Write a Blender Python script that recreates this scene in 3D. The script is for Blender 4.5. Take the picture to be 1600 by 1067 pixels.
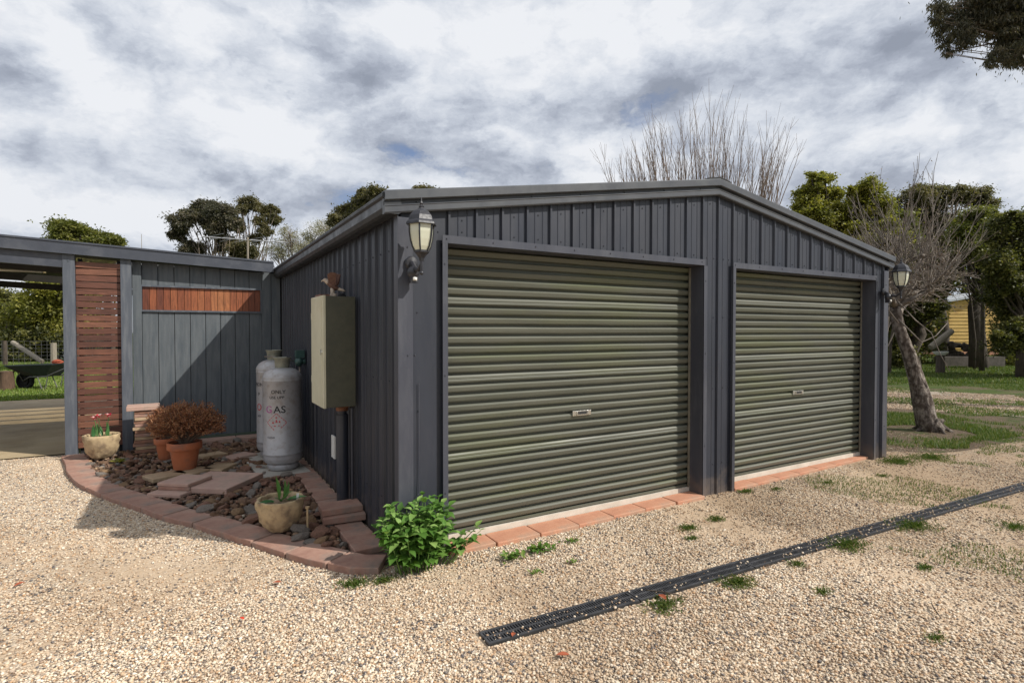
import bpy, math, random
import numpy as np
from mathutils import Vector, Matrix, noise
rad = math.radians
for o in list(bpy.data.objects): bpy.data.objects.remove(o)
S = bpy.context.scene
C = S.collection
# ------------------------------------------------------------------ camera
YAW, PIT, FPX = rad(30.486), rad(1.115), 867.4
CAM = Vector((-1.293, -3.714, 1.62))
cam = bpy.data.cameras.new('camera'); co = bpy.data.objects.new('camera', cam); C.objects.link(co)
cam.sensor_width = 36; cam.lens = FPX / 1600 * 36; cam.clip_start = 0.05; cam.clip_end = 3000
co.location = CAM; co.rotation_euler = (rad(90) - PIT, 0, -YAW)
S.camera = co
# ------------------------------------------------------------------ light
SUN = Vector((1.93, -2.05, 2.52)).normalized()          # towards the sun
EL = math.asin(SUN.z); AZ = math.atan2(SUN.x, SUN.y)
sl = bpy.data.lights.new('sun', 'SUN'); sl.energy = 4.8; sl.angle = rad(0.6); sl.color = (1, .955, .885)
so = bpy.data.objects.new('sun', sl); C.objects.link(so); so.location = (5, -5, 12)
so.rotation_euler = SUN.to_track_quat('Z', 'Y').to_euler()
S.view_settings.view_transform = 'Standard'; S.view_settings.look = 'None'
S.view_settings.exposure = 0.0; S.view_settings.gamma = 1


class NT:
    def __init__(s, nt): s.nt = nt
    def n(s, t, **k):
        x = s.nt.nodes.new(t)
        for a, b in k.items():
            if a.startswith('i_'):
                key = a[2:]; x.inputs[int(key) if key.isdigit() else key.replace('_', ' ')].default_value = b
            else: setattr(x, a, b)
        return x
    def l(s, a, b): s.nt.links.new(a, b)
    def ramp(s, fac, stops, interp='LINEAR'):
        r = s.n('ShaderNodeValToRGB'); e = r.color_ramp; e.interpolation = interp
        while len(e.elements) < len(stops): e.elements.new(0.5)
        for i, (p, c) in enumerate(stops):
            e.elements[i].position = p
            e.elements[i].color = (c, c, c, 1) if isinstance(c, (int, float)) else (*c, 1)
        s.l(fac, r.inputs[0]); return r.outputs[0]
    def noise(s, vec, scale, detail=4, rough=.55, dist=0, out='Fac'):
        x = s.n('ShaderNodeTexNoise', i_Scale=scale, i_Detail=detail, i_Roughness=rough, i_Distortion=dist)
        if vec is not None: s.l(vec, x.inputs['Vector'])
        return x.outputs[out]
    def math(s, op, a, b=None, c=None):
        x = s.n('ShaderNodeMath', operation=op)
        for i, v in enumerate((a, b, c)):
            if v is None: continue
            if isinstance(v, (int, float)): x.inputs[i].default_value = v
            else: s.l(v, x.inputs[i])
        return x.outputs[0]
    def mix(s, f, a, b, mode='MIX'):
        x = s.n('ShaderNodeMix', data_type='RGBA', blend_type=mode)
        for i, v in ((0, f), (6, a), (7, b)):
            if isinstance(v, (int, float)): x.inputs[i].default_value = v
            elif isinstance(v, tuple): x.inputs[i].default_value = (*v, 1)
            else: s.l(v, x.inputs[i])
        return x.outputs[2]


# ------------------------------------------------------------------ sky
SKYOFF = (7.7, 1.1, 3.3)
W = bpy.data.worlds.new('World'); S.world = W; W.use_nodes = True
W.node_tree.nodes.clear(); t = NT(W.node_tree)
sky = t.n('ShaderNodeTexSky', sky_type='NISHITA'); sky.sun_disc = False
sky.sun_elevation = EL; sky.sun_rotation = AZ; sky.air_density = 1.0; sky.dust_density = .6; sky.ozone_density = 2.0
tc = t.n('ShaderNodeTexCoord'); sx = t.n('ShaderNodeSeparateXYZ'); t.l(tc.outputs['Generated'], sx.inputs[0])
def dens(dz, det):
    mp = t.n('ShaderNodeMapping'); t.l(tc.outputs['Generated'], mp.inputs[0]); mp.inputs['Location'].default_value = (SKYOFF[0] + .03 * dz, SKYOFF[1] - .03 * dz, SKYOFF[2] + .10 * dz); mp.inputs['Scale'].default_value = (1, 1, 1.8)
    v = mp.outputs[0]
    w = t.n('ShaderNodeVectorMath', operation='MULTIPLY_ADD'); nz = t.n('ShaderNodeTexNoise', i_Scale=3.5, i_Detail=7, i_Roughness=.6); t.l(v, nz.inputs['Vector']); t.l(nz.outputs['Color'], w.inputs[0]); w.inputs[1].default_value = (.34, .34, .22); t.l(v, w.inputs[2])
    a = t.noise(w.outputs[0], 4.1, det, .57)                                   # cloud heaps
    b = t.n('ShaderNodeTexVoronoi', feature='F1'); b.inputs['Scale'].default_value = 5.5; t.l(w.outputs[0], b.inputs['Vector'])
    return t.math('ADD', t.math('MULTIPLY', a, .8), t.math('MULTIPLY', t.math('SUBTRACT', .75, b.outputs['Distance']), .22)), v
d0, v0 = dens(0, 12); d1, v1 = dens(1, 12); big = t.noise(v0, 1.7, 2, .5)
rel = t.math('MULTIPLY_ADD', t.math('SUBTRACT', d0, d1), 1.5, .5)          # faces turned up and to the sun
shade = t.math('ADD', t.math('MULTIPLY', rel, .50), t.math('ADD', t.math('MULTIPLY', big, .27), t.math('MULTIPLY', d0, .31)))
cloud = t.ramp(shade, [(.32, (3.0, 3.35, 4.1)), (.40, (4.0, 4.4, 5.25)), (.465, (5.4, 5.85, 6.7)), (.53, (6.9, 7.3, 8.0)), (.62, (8.5, 8.7, 9.1))])
cover = t.ramp(t.math('ADD', t.math('MULTIPLY', d0, .6), t.math('MULTIPLY', big, .4)), [(.29, 0), (.375, 1)])
col = t.mix(cover, t.mix(1.0, sky.outputs[0], (.8, .95, 1.2), 'MULTIPLY'), cloud)
hz = t.ramp(sx.outputs[2], [(0.0, 1), (.12, .35), (.3, 0)])
col = t.mix(t.math('MULTIPLY', hz, .3), col, (6.2, 6.6, 7.3))
bg = t.n('ShaderNodeBackground'); bg.inputs[1].default_value = .1; t.l(col, bg.inputs[0])
t.l(bg.outputs[0], t.n('ShaderNodeOutputWorld').inputs[0])

# ------------------------------------------------------------------ materials
MATS = {}
def mk(name):
    m = bpy.data.materials.new(name); m.use_nodes = True; m.node_tree.nodes.clear(); t = NT(m.node_tree)
    out = t.n('ShaderNodeOutputMaterial'); p = t.n('ShaderNodeBsdfPrincipled'); t.l(p.outputs[0], out.inputs[0])
    MATS[name] = m; return m, t, p, out
def pm(name, c1, c2=None, scale=8, rough=.7, bump=.0, bscale=None, metal=0, stretch=(1, 1, 1), lo=.35, hi=.65, spec=.5, c3=None, c3s=2, dist=.01, coat=0):
    m, t, p, out = mk(name)
    tc = t.n('ShaderNodeTexCoord'); mp = t.n('ShaderNodeMapping'); t.l(tc.outputs['Object'], mp.inputs[0]); mp.inputs['Scale'].default_value = stretch
    v = mp.outputs[0]; c2 = c2 or tuple(x * .8 for x in c1)
    col = t.ramp(t.noise(v, scale, 6, .6), [(lo, c1), (hi, c2)])
    if c3: col = t.mix(t.ramp(t.noise(v, c3s, 5, .6), [(.5, 0), (.68, 1)]), col, c3)
    t.l(col, p.inputs['Base Color'])
    r = t.ramp(t.noise(v, scale * 1.7, 3), [(.3, max(rough - .1, .02)), (.7, min(rough + .1, 1))]); t.l(r, p.inputs['Roughness'])
    p.inputs['Metallic'].default_value = metal; p.inputs['Specular IOR Level'].default_value = spec
    p.inputs['Coat Weight'].default_value = coat
    if bump:
        b = t.n('ShaderNodeBump'); b.inputs['Strength'].default_value = bump; b.inputs['Distance'].default_value = dist
        t.l(t.noise(v, bscale or scale * 3, 6, .65), b.inputs['Height']); t.l(b.outputs[0], p.inputs['Normal'])
    return m
def attrmat(name, stops, rough=.8, trans=0, var=0, spec=.4, sub=None):
    """colour comes from a per-face random number"""
    m, t, p, out = mk(name)
    a = t.n('ShaderNodeAttribute', attribute_name='rnd')
    col = t.ramp(a.outputs['Fac'], stops)
    t.l(col, p.inputs['Base Color']); p.inputs['Roughness'].default_value = rough; p.inputs['Specular IOR Level'].default_value = spec
    if trans:
        tr = t.n('ShaderNodeBsdfTranslucent'); t.l(t.mix(1.0, col, (1.3, 1.4, .7), 'MULTIPLY'), tr.inputs[0])
        mx = t.n('ShaderNodeMixShader'); mx.inputs[0].default_value = trans
        t.l(p.outputs[0], mx.inputs[1]); t.l(tr.outputs[0], mx.inputs[2]); t.l(mx.outputs[0], out.inputs[0])
    return m

def cladm(name, c1, c2, c3, rough):
    m, t, p, out = mk(name); tc = t.n('ShaderNodeTexCoord'); mp = t.n('ShaderNodeMapping'); t.l(tc.outputs['Object'], mp.inputs[0]); mp.inputs['Scale'].default_value = (1, 1, .22); v = mp.outputs[0]
    col = t.ramp(t.noise(v, 3, 6, .6), [(.35, c1), (.65, c2)])
    col = t.mix(t.ramp(t.noise(v, 7, 7, .7), [(.5, 0), (.72, .8)]), col, c3)
    sx = t.n('ShaderNodeSeparateXYZ'); t.l(tc.outputs['Object'], sx.inputs[0])
    foot = t.math('SUBTRACT', t.math('MULTIPLY', t.noise(tc.outputs['Object'], 6, 6, .7), .75), t.math('MULTIPLY', sx.outputs[2], .9))    # mud splashed by rain
    col = t.mix(t.ramp(foot, [(.16, 0), (.42, .6)]), col, (.17, .13, .10))
    spots = t.ramp(t.noise(tc.outputs['Object'], 55, 3, .7), [(.66, 0), (.74, .35)]); col = t.mix(spots, col, (.13, .13, .13))
    t.l(col, p.inputs['Base Color']); r = t.ramp(t.noise(v, 5, 5), [(.3, rough - .08), (.7, rough + .14)]); t.l(r, p.inputs['Roughness'])
    b = t.n('ShaderNodeBump'); b.inputs['Strength'].default_value = .25; b.inputs['Distance'].default_value = .006; t.l(t.noise(tc.outputs['Object'], 3.5, 3, .5), b.inputs['Height']); t.l(b.outputs[0], p.inputs['Normal']); return m
wall_m = cladm('painted steel cladding', (.023, .026, .036), (.030, .034, .047), (.044, .046, .057), .42)
trim_m = cladm('painted steel flashing', (.046, .049, .063), (.060, .063, .080), (.088, .091, .105), .40)
sill_m = pm('charcoal barge paint', (.062, .066, .075), (.078, .083, .090), 5, .42)
gutter_m = pm('dark gutter paint', (.026, .028, .031), (.034, .036, .04), 5, .45)
dark_m = pm('dark void', (.012, .012, .013), (.018, .018, .018), 5, .8)
door_m = pm('olive roller door steel', (.106, .110, .084), (.136, .138, .108), 2.5, .52, .05, 9, stretch=(.4, 1, 3), c3=(.125, .135, .078), c3s=1.3, dist=.002, spec=.45)
olive_m = pm('dark olive box paint', (.066, .066, .046), (.085, .083, .056), 14, .5, .1, 30, dist=.002)
cream_m = pm('cream box paint', (.54, .51, .365), (.60, .57, .42), 5, .45)
white_m = pm('white plastic', (.75, .74, .7), (.68, .66, .6), 6, .4)
conc_m = pm('pale concrete', (.44, .41, .36), (.36, .33, .28), 3, .9, .25, 40, c3=(.26, .24, .2), c3s=1.2, dist=.004)
slab_m = pm('cream slab edge', (.62, .56, .47), (.5, .45, .37), 6, .85)
floor_m = pm('carport concrete', (.46, .36, .22), (.36, .27, .155), 1.5, .75, .2, 40, c3=(.24, .18, .10), c3s=.8, dist=.003)
timber_m = pm('grey painted timber', (.085, .098, .108), (.115, .129, .139), 5, .6, .5, 60, stretch=(5, 5, .6), c3=(.07, .085, .098), c3s=3, dist=.004)
postm = pm('grey painted post', (.075, .086, .105), (.095, .107, .127), 5, .55, .35, 40, stretch=(4, 4, .5), c3=(.13, .14, .155), c3s=5, dist=.003)
fascia_m = pm('dark blue fascia', (.047, .053, .068), (.06, .067, .085), 4, .5, .2, 20, c3=(.08, .086, .1), c3s=4, dist=.003)
brick_m = pm('terracotta paver', (.44, .20, .12), (.54, .28, .17), 5, .85, .35, 45, c3=(.36, .24, .17), c3s=4, dist=.004)
edge_m = pm('weathered red paver', (.28, .15, .11), (.41, .25, .185), 7, .88, .4, 45, c3=(.22, .165, .135), c3s=4, dist=.005)
pink_m = pm('pinkish paver', (.40, .255, .205), (.48, .32, .25), 5, .88, .35, 50, c3=(.34, .25, .2), c3s=6, dist=.004)
sand_m = pm('sandstone paver', (.45, .33, .21), (.36, .25, .15), 7, .9, .5, 40, dist=.006)
terra_m = pm('terracotta pot clay', (.42, .125, .05), (.50, .17, .075), 6, .75, .15, 40, c3=(.3, .12, .07), c3s=7, dist=.002)
stone_m = pm('cast sandstone pot', (.50, .38, .22), (.36, .26, .15), 9, .9, .7, 30, c3=(.22, .16, .1), c3s=9, dist=.01)
soil_m = pm('dark soil', (.06, .04, .028), (.11, .075, .05), 20, .95, 1, 70, dist=.02)
mulch_m = pm('dry potting mulch', (.2, .13, .08), (.34, .25, .16), 60, .95, 1, 90, dist=.01)
gal_m = pm('galvanised grey cylinder paint', (.39, .385, .39), (.44, .43, .435), 5, .38, .1, 40, metal=.2, c3=(.33, .30, .28), c3s=14, dist=.002)
collar_m = pm('weathered collar metal', (.30, .29, .22), (.20, .2, .16), 20, .6, metal=.2)
rust_m = pm('rusty brass', (.30, .12, .06), (.16, .08, .05), 30, .6, metal=.5)
black_m = pm('black stencil ink', (.015, .015, .016), (.03, .03, .03), 40, .6)
red_m = pm('red stencil ink', (.42, .03, .04), (.5, .12, .12), 60, .6)
pinkink_m = pm('faded magenta stencil ink', (.45, .1, .25), (.32, .12, .3), 40, .6)
lantern_m = pm('black lantern metal', (.016, .016, .020), (.035, .035, .042), 40, .42, .15, 80, metal=.0, dist=.002)
chrome_m = pm('bright lock metal', (.75, .74, .7), (.55, .54, .5), 30, .25, metal=.9)
grate_m = pm('dark grate plastic', (.035, .036, .04), (.07, .07, .075), 20, .45)
wood_m = pm('pale raw timber', (.5, .36, .2), (.4, .28, .15), 8, .8, .3, 40, stretch=(4, 4, .5))
logm = pm('old log wood', (.09, .055, .035), (.15, .09, .055), 9, .9, .8, 25, stretch=(3, 3, .6), dist=.02)
fpost_m = pm('weathered fence post', (.30, .26, .20), (.22, .19, .15), 8, .9, .5, 30, stretch=(3, 3, .4))
bark_dark = pm('dark bark', (.05, .038, .028), (.10, .078, .058), 6, .95, .9, 14, stretch=(2, 2, .5), dist=.03)
bark_pale = pm('pale gum bark', (.24, .19, .15), (.14, .11, .085), 4, .8, .4, 10, stretch=(1, 1, .5), dist=.01)
bark_mid = pm('lichen grey bark', (.10, .075, .058), (.34, .29, .245), 16, .95, 1, 30, stretch=(1, 1, .6), lo=.42, hi=.60, c3=(.055, .038, .03), c3s=11, dist=.05)
twig_m = pm('bare twig bark', (.155, .108, .082), (.22, .165, .125), 6, .8)
twigl_m = pm('pale twig bark', (.10, .08, .066), (.26, .22, .18), 6, .8)
barrow_m = pm('dark green tray', (.008, .014, .013), (.015, .022, .02), 10, .45)
rubber_m = pm('black rubber', (.012, .012, .012), (.02, .02, .02), 10, .8)
wire_m = pm('grey wire', (.2, .2, .2), (.15, .14, .13), 10, .6, metal=.5)
yellow_m = pm('yellow weatherboard paint', (.52, .33, .085), (.58, .38, .11), 3, .7, .1, 20, c3=(.45, .27, .07), c3s=2)
roof_m = pm('pale metal roofing', (.55, .57, .6), (.48, .5, .52), 3, .4, metal=.3)
brown_m = pm('brown stained timber', (.26, .085, .035), (.34, .13, .05), 4, .65, .3, 40, stretch=(1, 1, 1))
alu_m = pm('dull aluminium', (.5, .5, .5), (.4, .4, .4), 10, .4, metal=.7)
batten_m = pm('cream batten enamel', (.42, .36, .22), (.36, .3, .18), 4, .5)

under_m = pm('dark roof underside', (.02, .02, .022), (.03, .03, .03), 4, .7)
def slatm(name, stops, sx):
    m, t, p, out = mk(name)
    a = t.n('ShaderNodeAttribute', attribute_name='rnd'); tc = t.n('ShaderNodeTexCoord'); mp = t.n('ShaderNodeMapping')
    t.l(tc.outputs['Object'], mp.inputs[0]); mp.inputs['Scale'].default_value = sx
    base = t.ramp(a.outputs['Fac'], stops)
    g = t.noise(mp.outputs[0], 7, 6, .65, .5)
    col = t.mix(1.0, base, t.ramp(g, [(.3, .55), (.7, 1.35)]), 'MULTIPLY')
    t.l(col, p.inputs['Base Color']); p.inputs['Roughness'].default_value = .5
    b = t.n('ShaderNodeBump'); b.inputs['Strength'].default_value = .4; b.inputs['Distance'].default_value = .004; t.l(g, b.inputs['Height']); t.l(b.outputs[0], p.inputs['Normal'])
    return m
slat_h = slatm('red brown stained slats', [(0, (.085, .034, .023)), (.5, (.125, .048, .030)), (1, (.18, .075, .044))], (.8, 6, 6))
slat_v = slatm('orange cedar boards', [(0, (.13, .036, .018)), (.35, (.21, .06, .024)), (.7, (.28, .088, .034)), (1, (.36, .14, .055))], (6, 6, .8))

GRAV = [(0, (.60, .48, .34)), (.20, (.78, .70, .56)), (.32, (.47, .34, .22)), (.44, (.88, .82, .70)), (.56, (.56, .39, .24)), (.66, (.74, .65, .52)), (.76, (.33, .25, .19)), (.85, (.56, .37, .21)), (.91, (.24, .21, .19)), (1, (.09, .09, .10))]

def wear(t, v):
    """old stains and trodden-in dirt, browner beyond the drain"""
    sx = t.n('ShaderNodeSeparateXYZ'); t.l(v, sx.inputs[0])
    a = t.math('ADD', t.math('MULTIPLY', t.noise(v, .45, 6, .62, .6), .8), t.math('MULTIPLY', t.math('MINIMUM', t.math('MAXIMUM', sx.outputs[0], -1.0), 8.0), .028))
    return t.ramp(a, [(.34, (1.03, 1.0, .97)), (.44, (.90, .85, .80)), (.60, (.62, .56, .50))])
def ground_mat(name, kind):
    m, t, p, out = mk(name)
    tc = t.n('ShaderNodeTexCoord'); v = tc.outputs['Object']
    if kind == 'gravel':
        vo = t.n('ShaderNodeTexVoronoi', feature='F1'); vo.inputs['Scale'].default_value = 66; t.l(v, vo.inputs['Vector'])
        sep = t.n('ShaderNodeSeparateColor'); t.l(vo.outputs['Color'], sep.inputs[0])
        stones = t.ramp(sep.outputs[0], GRAV)
        sand = t.ramp(t.noise(v, 90, 5, .7), [(.3, (.46, .355, .245)), (.55, (.57, .455, .33)), (.75, (.74, .63, .49))])
        pm_ = t.math('ADD', t.math('MULTIPLY', t.noise(v, .55, 3, .5, .4), .7), t.math('MULTIPLY', t.noise(v, 9, 4, .6), .3))
        mask = t.ramp(pm_, [(.50, 0), (.60, .85)])
        col = t.mix(1.0, t.mix(mask, stones, sand), wear(t, v), 'MULTIPLY')
        litter = t.ramp(t.noise(v, 34, 5, .75), [(.60, 0), (.68, .75)]); sxx = t.n('ShaderNodeSeparateXYZ'); t.l(v, sxx.inputs[0])
        where = t.math('MULTIPLY', t.ramp(t.noise(v, .9, 4, .6), [(.42, 0), (.6, 1)]), t.ramp(t.math('MULTIPLY', sxx.outputs[0], .1), [(.1, .15), (.55, 1)]))
        col = t.mix(t.math('MULTIPLY', litter, where), col, (.13, .085, .055))
        h = t.math('MULTIPLY', t.math('SUBTRACT', 1, vo.outputs['Distance']), t.math('SUBTRACT', 1, mask))
        b = t.n('ShaderNodeBump'); b.inputs['Strength'].default_value = .9; b.inputs['Distance'].default_value = .012; t.l(h, b.inputs['Height']); b.inputs['Distance'].default_value = .02
        b2 = t.n('ShaderNodeBump'); b2.inputs['Strength'].default_value = .6; b2.inputs['Distance'].default_value = .006; t.l(t.noise(v, 120, 4, .7), b2.inputs['Height']); t.l(b.outputs[0], b2.inputs['Normal'])
        t.l(b2.outputs[0], p.inputs['Normal'])
    elif kind == 'track':
        col = t.mix(t.ramp(t.noise(v, .7, 6, .65), [(.45, 0), (.62, .8)]), t.ramp(t.noise(v, 60, 5, .8), [(.3, (.22, .175, .13)), (.55, (.42, .35, .27)), (.7, (.6, .52, .42))]), t.ramp(t.noise(v, 9, 6, .7), [(.35, (.08, .10, .03)), (.65, (.17, .13, .08))]))
        b = t.n('ShaderNodeBump'); b.inputs['Strength'].default_value = 1; b.inputs['Distance'].default_value = .03; t.l(t.noise(v, 40, 6, .8), b.inputs['Height']); t.l(b.outputs[0], p.inputs['Normal'])
    else:
        g = t.ramp(t.noise(v, 1.1, 7, .65), [(.3, (.04, .065, .014)), (.5, (.075, .11, .022)), (.68, (.14, .15, .05))])
        d = t.ramp(t.noise(v, 14, 6, .7), [(.3, (.10, .07, .045)), (.7, (.22, .165, .11))])
        mk_ = t.ramp(t.noise(v, .8, 6, .65), [(.52, 0), (.6, .8)]) if kind == 'grass' else t.ramp(t.noise(v, 1.3, 6, .65), [(.38, 0), (.5, 1)])
        col = t.mix(mk_, g, d)
        b = t.n('ShaderNodeBump'); b.inputs['Strength'].default_value = 1; b.inputs['Distance'].default_value = .05; t.l(t.noise(v, 30, 6, .8), b.inputs['Height']); t.l(b.outputs[0], p.inputs['Normal'])
    t.l(col, p.inputs['Base Color']); p.inputs['Roughness'].default_value = .95; p.inputs['Specular IOR Level'].default_value = .25
    return m
m_, t_, p_, o_ = mk('loose gravel stones'); a_ = t_.n('ShaderNodeAttribute', attribute_name='rnd'); tc_ = t_.n('ShaderNodeTexCoord')
t_.l(t_.mix(1.0, t_.ramp(a_.outputs['Fac'], GRAV), wear(t_, tc_.outputs['Object']), 'MULTIPLY'), p_.inputs['Base Color']); p_.inputs['Roughness'].default_value = .8; gravel_stone = m_
gravel_m = ground_mat('gravel ground', 'gravel'); track_m = ground_mat('worn track gravel', 'track'); grass_m = ground_mat('grass ground', 'grass'); dirt_m = ground_mat('patchy lawn ground', 'dirt')

def leafm(name, a, b, c, trans=.25, rough=.55): return attrmat(name, [(0, a), (.5, b), (1, c)], rough, trans)
lf_olive = leafm('olive gum leaves', (.060, .060, .028), (.125, .115, .055), (.22, .18, .09), .38)
lf_gum = leafm('grey gum leaves', (.048, .050, .034), (.095, .09, .06), (.19, .155, .10), .38)
lf_bright = leafm('yellow green leaves', (.10, .11, .02), (.20, .20, .038), (.38, .34, .075), .38)
lf_dark = leafm('dark green leaves', (.036, .042, .013), (.085, .092, .026), (.22, .20, .055), .38)
lf_mid = leafm('mid green leaves', (.055, .068, .016), (.12, .13, .028), (.24, .23, .055), .38)
lf_wisp = leafm('pale spring buds', (.16, .16, .09), (.24, .23, .13), (.32, .29, .2), .2)
lf_plant = leafm('fresh hydrangea leaves', (.055, .13, .022), (.12, .245, .042), (.27, .40, .12), .25, .5)
lf_weed = leafm('weed leaves', (.06, .14, .02), (.11, .20, .03), (.20, .26, .06), .25)
lf_grass = leafm('grass blades', (.045, .09, .014), (.085, .14, .02), (.2, .2, .06), .3)
lf_rust = leafm('russet heath foliage', (.17, .062, .030), (.30, .125, .060), (.44, .24, .125), .15, .8)
lf_tulip = leafm('tulip leaves', (.05, .15, .05), (.08, .2, .07), (.13, .27, .08), .25, .4)
petal_m = attrmat('red and white petals', [(0, (.62, .02, .06)), (.55, (.7, .03, .09)), (.8, (.8, .5, .5)), (1, (.85, .75, .72))], .5, .2)
deadleaf_m = pm('dry red leaf', (.35, .08, .03), (.25, .07, .03), 30, .7)
redleaf_m = pm('bright red petal', (.7, .05, .02), (.6, .06, .02), 30, .6)
rock_ms = [pm('brown ironstone', (.25, .145, .085), (.14, .085, .055), 9, .9, .8, 20, c3=(.28, .15, .07), c3s=5, dist=.02),
           pm('red brown rock', (.30, .15, .095), (.17, .095, .065), 9, .9, .8, 20, dist=.02),
           pm('grey slate rock', (.15, .13, .11), (.25, .21, .175), 9, .85, .7, 20, dist=.02),
           pm('tan rock', (.33, .21, .11), (.22, .13, .07), 9, .9, .8, 20, dist=.02)]
m_, t_, p_, o_ = mk('frosted lantern glass')
p_.inputs['Base Color'].default_value = (.74, .74, .58, 1); p_.inputs['Roughness'].default_value = .22; p_.inputs['Transmission Weight'].default_value = .25
p_.inputs['Coat Weight'].default_value = .5
glass_m = m_

# ------------------------------------------------------------------ mesh tools
class MB:
    def __init__(s): s.v = []; s.f = []; s.r = []
    def add(s, vs, fs, r=None):
        k = len(s.v); s.v += [tuple(x) for x in vs]; s.f += [tuple(i + k for i in f) for f in fs]
        if r is None: r = random.random()
        s.r += [r] * len(fs); return s
    def box(s, x0, x1, y0, y1, z0, z1, r=None):
        return s.add([(x, y, z) for z in (z0, z1) for y in (y0, y1) for x in (x0, x1)],
                     [(0, 2, 3, 1), (4, 5, 7, 6), (0, 1, 5, 4), (2, 6, 7, 3), (0, 4, 6, 2), (1, 3, 7, 5)], r)
    def obox(s, c, ux, uy, hx, hy, z0, z1, r=None):
        """box turned in plan: centre c, unit dirs, half sizes"""
        vs = []
        for z in (z0, z1):
            for b in (-1, 1):
                for a in (-1, 1):
                    vs.append((c[0] + ux[0] * hx * a + uy[0] * hy * b, c[1] + ux[1] * hx * a + uy[1] * hy * b, z))
        return s.add(vs, [(0, 2, 3, 1), (4, 5, 7, 6), (0, 1, 5, 4), (2, 6, 7, 3), (0, 4, 6, 2), (1, 3, 7, 5)], r)
    def prism(s, poly, z0, z1, r=None):
        n = len(poly); vs = [(x, y, z0) for x, y in poly] + [(x, y, z1) for x, y in poly]
        return s.add(vs, [tuple(range(n - 1, -1, -1)), tuple(range(n, 2 * n))] + [(i, (i + 1) % n, n + (i + 1) % n, n + i) for i in range(n)], r)
    def sweep(s, prof, a, b, closed=True, r=None):
        """profile is a list of offsets (3D) added to the end points a and b"""
        n = len(prof); vs = [Vector(a) + Vector(q) for q in prof] + [Vector(b) + Vector(q) for q in prof]
        fs = [(i, (i + 1) % n, n + (i + 1) % n, n + i) for i in range(n if closed else n - 1)]
        if closed: fs += [tuple(range(n - 1, -1, -1)), tuple(range(n, 2 * n))]
        return s.add(vs, fs, r)
    def tube(s, pts, rs, n=8, cap=True, r=None):
        pts = [Vector(p) for p in pts]
        if isinstance(rs, (int, float)): rs = [rs] * len(pts)
        vs = []; up = Vector((0, 0, 1)); px = None
        for i, p in enumerate(pts):
            d = (pts[min(i + 1, len(pts) - 1)] - pts[max(i - 1, 0)]).normalized()
            if px is None: px = d.cross(up) if abs(d.z) < .95 else d.cross(Vector((1, 0, 0)))
            px = (px - d * px.dot(d)).normalized(); py = d.cross(px)
            for k in range(n):
                a = 2 * math.pi * k / n; vs.append(p + (px * math.cos(a) + py * math.sin(a)) * rs[i])
        fs = [(i * n + k, i * n + (k + 1) % n, (i + 1) * n + (k + 1) % n, (i + 1) * n + k) for i in range(len(pts) - 1) for k in range(n)]
        if cap: fs += [tuple(range(n - 1, -1, -1)), tuple(range((len(pts) - 1) * n, len(pts) * n))]
        return s.add(vs, fs, r)
    def lathe(s, prof, c=(0, 0, 0), n=32, fn=None, r=None, ax=None):
        vs = []
        for i, (rr, z) in enumerate(prof):
            for k in range(n):
                a = 2 * math.pi * k / n; q = rr
                if fn: q = rr + fn(a, z, rr)
                p = Vector((q * math.cos(a), q * math.sin(a), z))
                if ax: p = ax @ p
                vs.append(Vector(c) + p)
        m = len(prof)
        fs = [(i * n + k, i * n + (k + 1) % n, (i + 1) * n + (k + 1) % n, (i + 1) * n + k) for i in range(m - 1) for k in range(n)]
        fs += [tuple(range(n - 1, -1, -1)), tuple(range((m - 1) * n, m * n))]
        return s.add(vs, fs, r)
    def ball(s, c, rx, ry, rz, n=12, m=8, rot=None, nz=0, r=None):
        vs = []
        for i in range(1, m):
            th = math.pi * i / m
            for k in range(n):
                a = 2 * math.pi * k / n; p = Vector((math.sin(th) * math.cos(a), math.sin(th) * math.sin(a), -math.cos(th)))
                q = 1 + nz * noise.noise(p * 2 + Vector(c) * 7)
                p = Vector((p.x * rx, p.y * ry, p.z * rz)) * q
                if rot: p = rot @ p
                vs.append(Vector(c) + p)
        e = [Vector((0, 0, -rz)), Vector((0, 0, rz))]
        if rot: e = [rot @ q for q in e]
        vs += [Vector(c) + e[0], Vector(c) + e[1]]; B = (m - 1) * n
        fs = [(i * n + k, i * n + (k + 1) % n, (i + 1) * n + (k + 1) % n, (i + 1) * n + k) for i in range(m - 2) for k in range(n)]
        fs += [(B, (k + 1) % n, k) for k in range(n)] + [(B + 1, (m - 2) * n + k, (m - 2) * n + (k + 1) % n) for k in range(n)]
        return s.add(vs, fs, r)

def wloc(o):
    p = Vector(o.location)
    while o.parent: o = o.parent; p += Vector(o.location)
    return p
def tag(o, label=None, cat=None, group=None, kind=None):
    for k, x in (('label', label), ('category', cat), ('group', group), ('kind', kind)):
        if x: o[k] = x
    return o
def obj(name, mb, mat, parent=None, smooth=False, bevel=0, loc=(0, 0, 0), label=None):
    """links the collected shapes (world coordinates) as ONE mesh object"""
    me = bpy.data.meshes.new(name); off = wloc(parent) + Vector(loc) if parent else Vector(loc)
    me.from_pydata([tuple(Vector(v) - off) for v in mb.v], [], mb.f)
    at = me.attributes.new('rnd', 'FLOAT', 'FACE'); at.data.foreach_set('value', mb.r)
    me.materials.append(mat); me.validate()
    o = bpy.data.objects.new(name, me); C.objects.link(o); o.location = loc
    if parent: o.parent = parent
    if label: o['label'] = label
    if smooth:
        me.polygons.foreach_set('use_smooth', [True] * len(me.polygons))
        if smooth == 'auto': me.set_sharp_from_angle(angle=rad(38))
    if bevel:
        b = o.modifiers.new('bevel', 'BEVEL'); b.width = bevel; b.segments = 2; b.limit_method = 'ANGLE'; b.angle_limit = rad(40)
    return o
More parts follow.
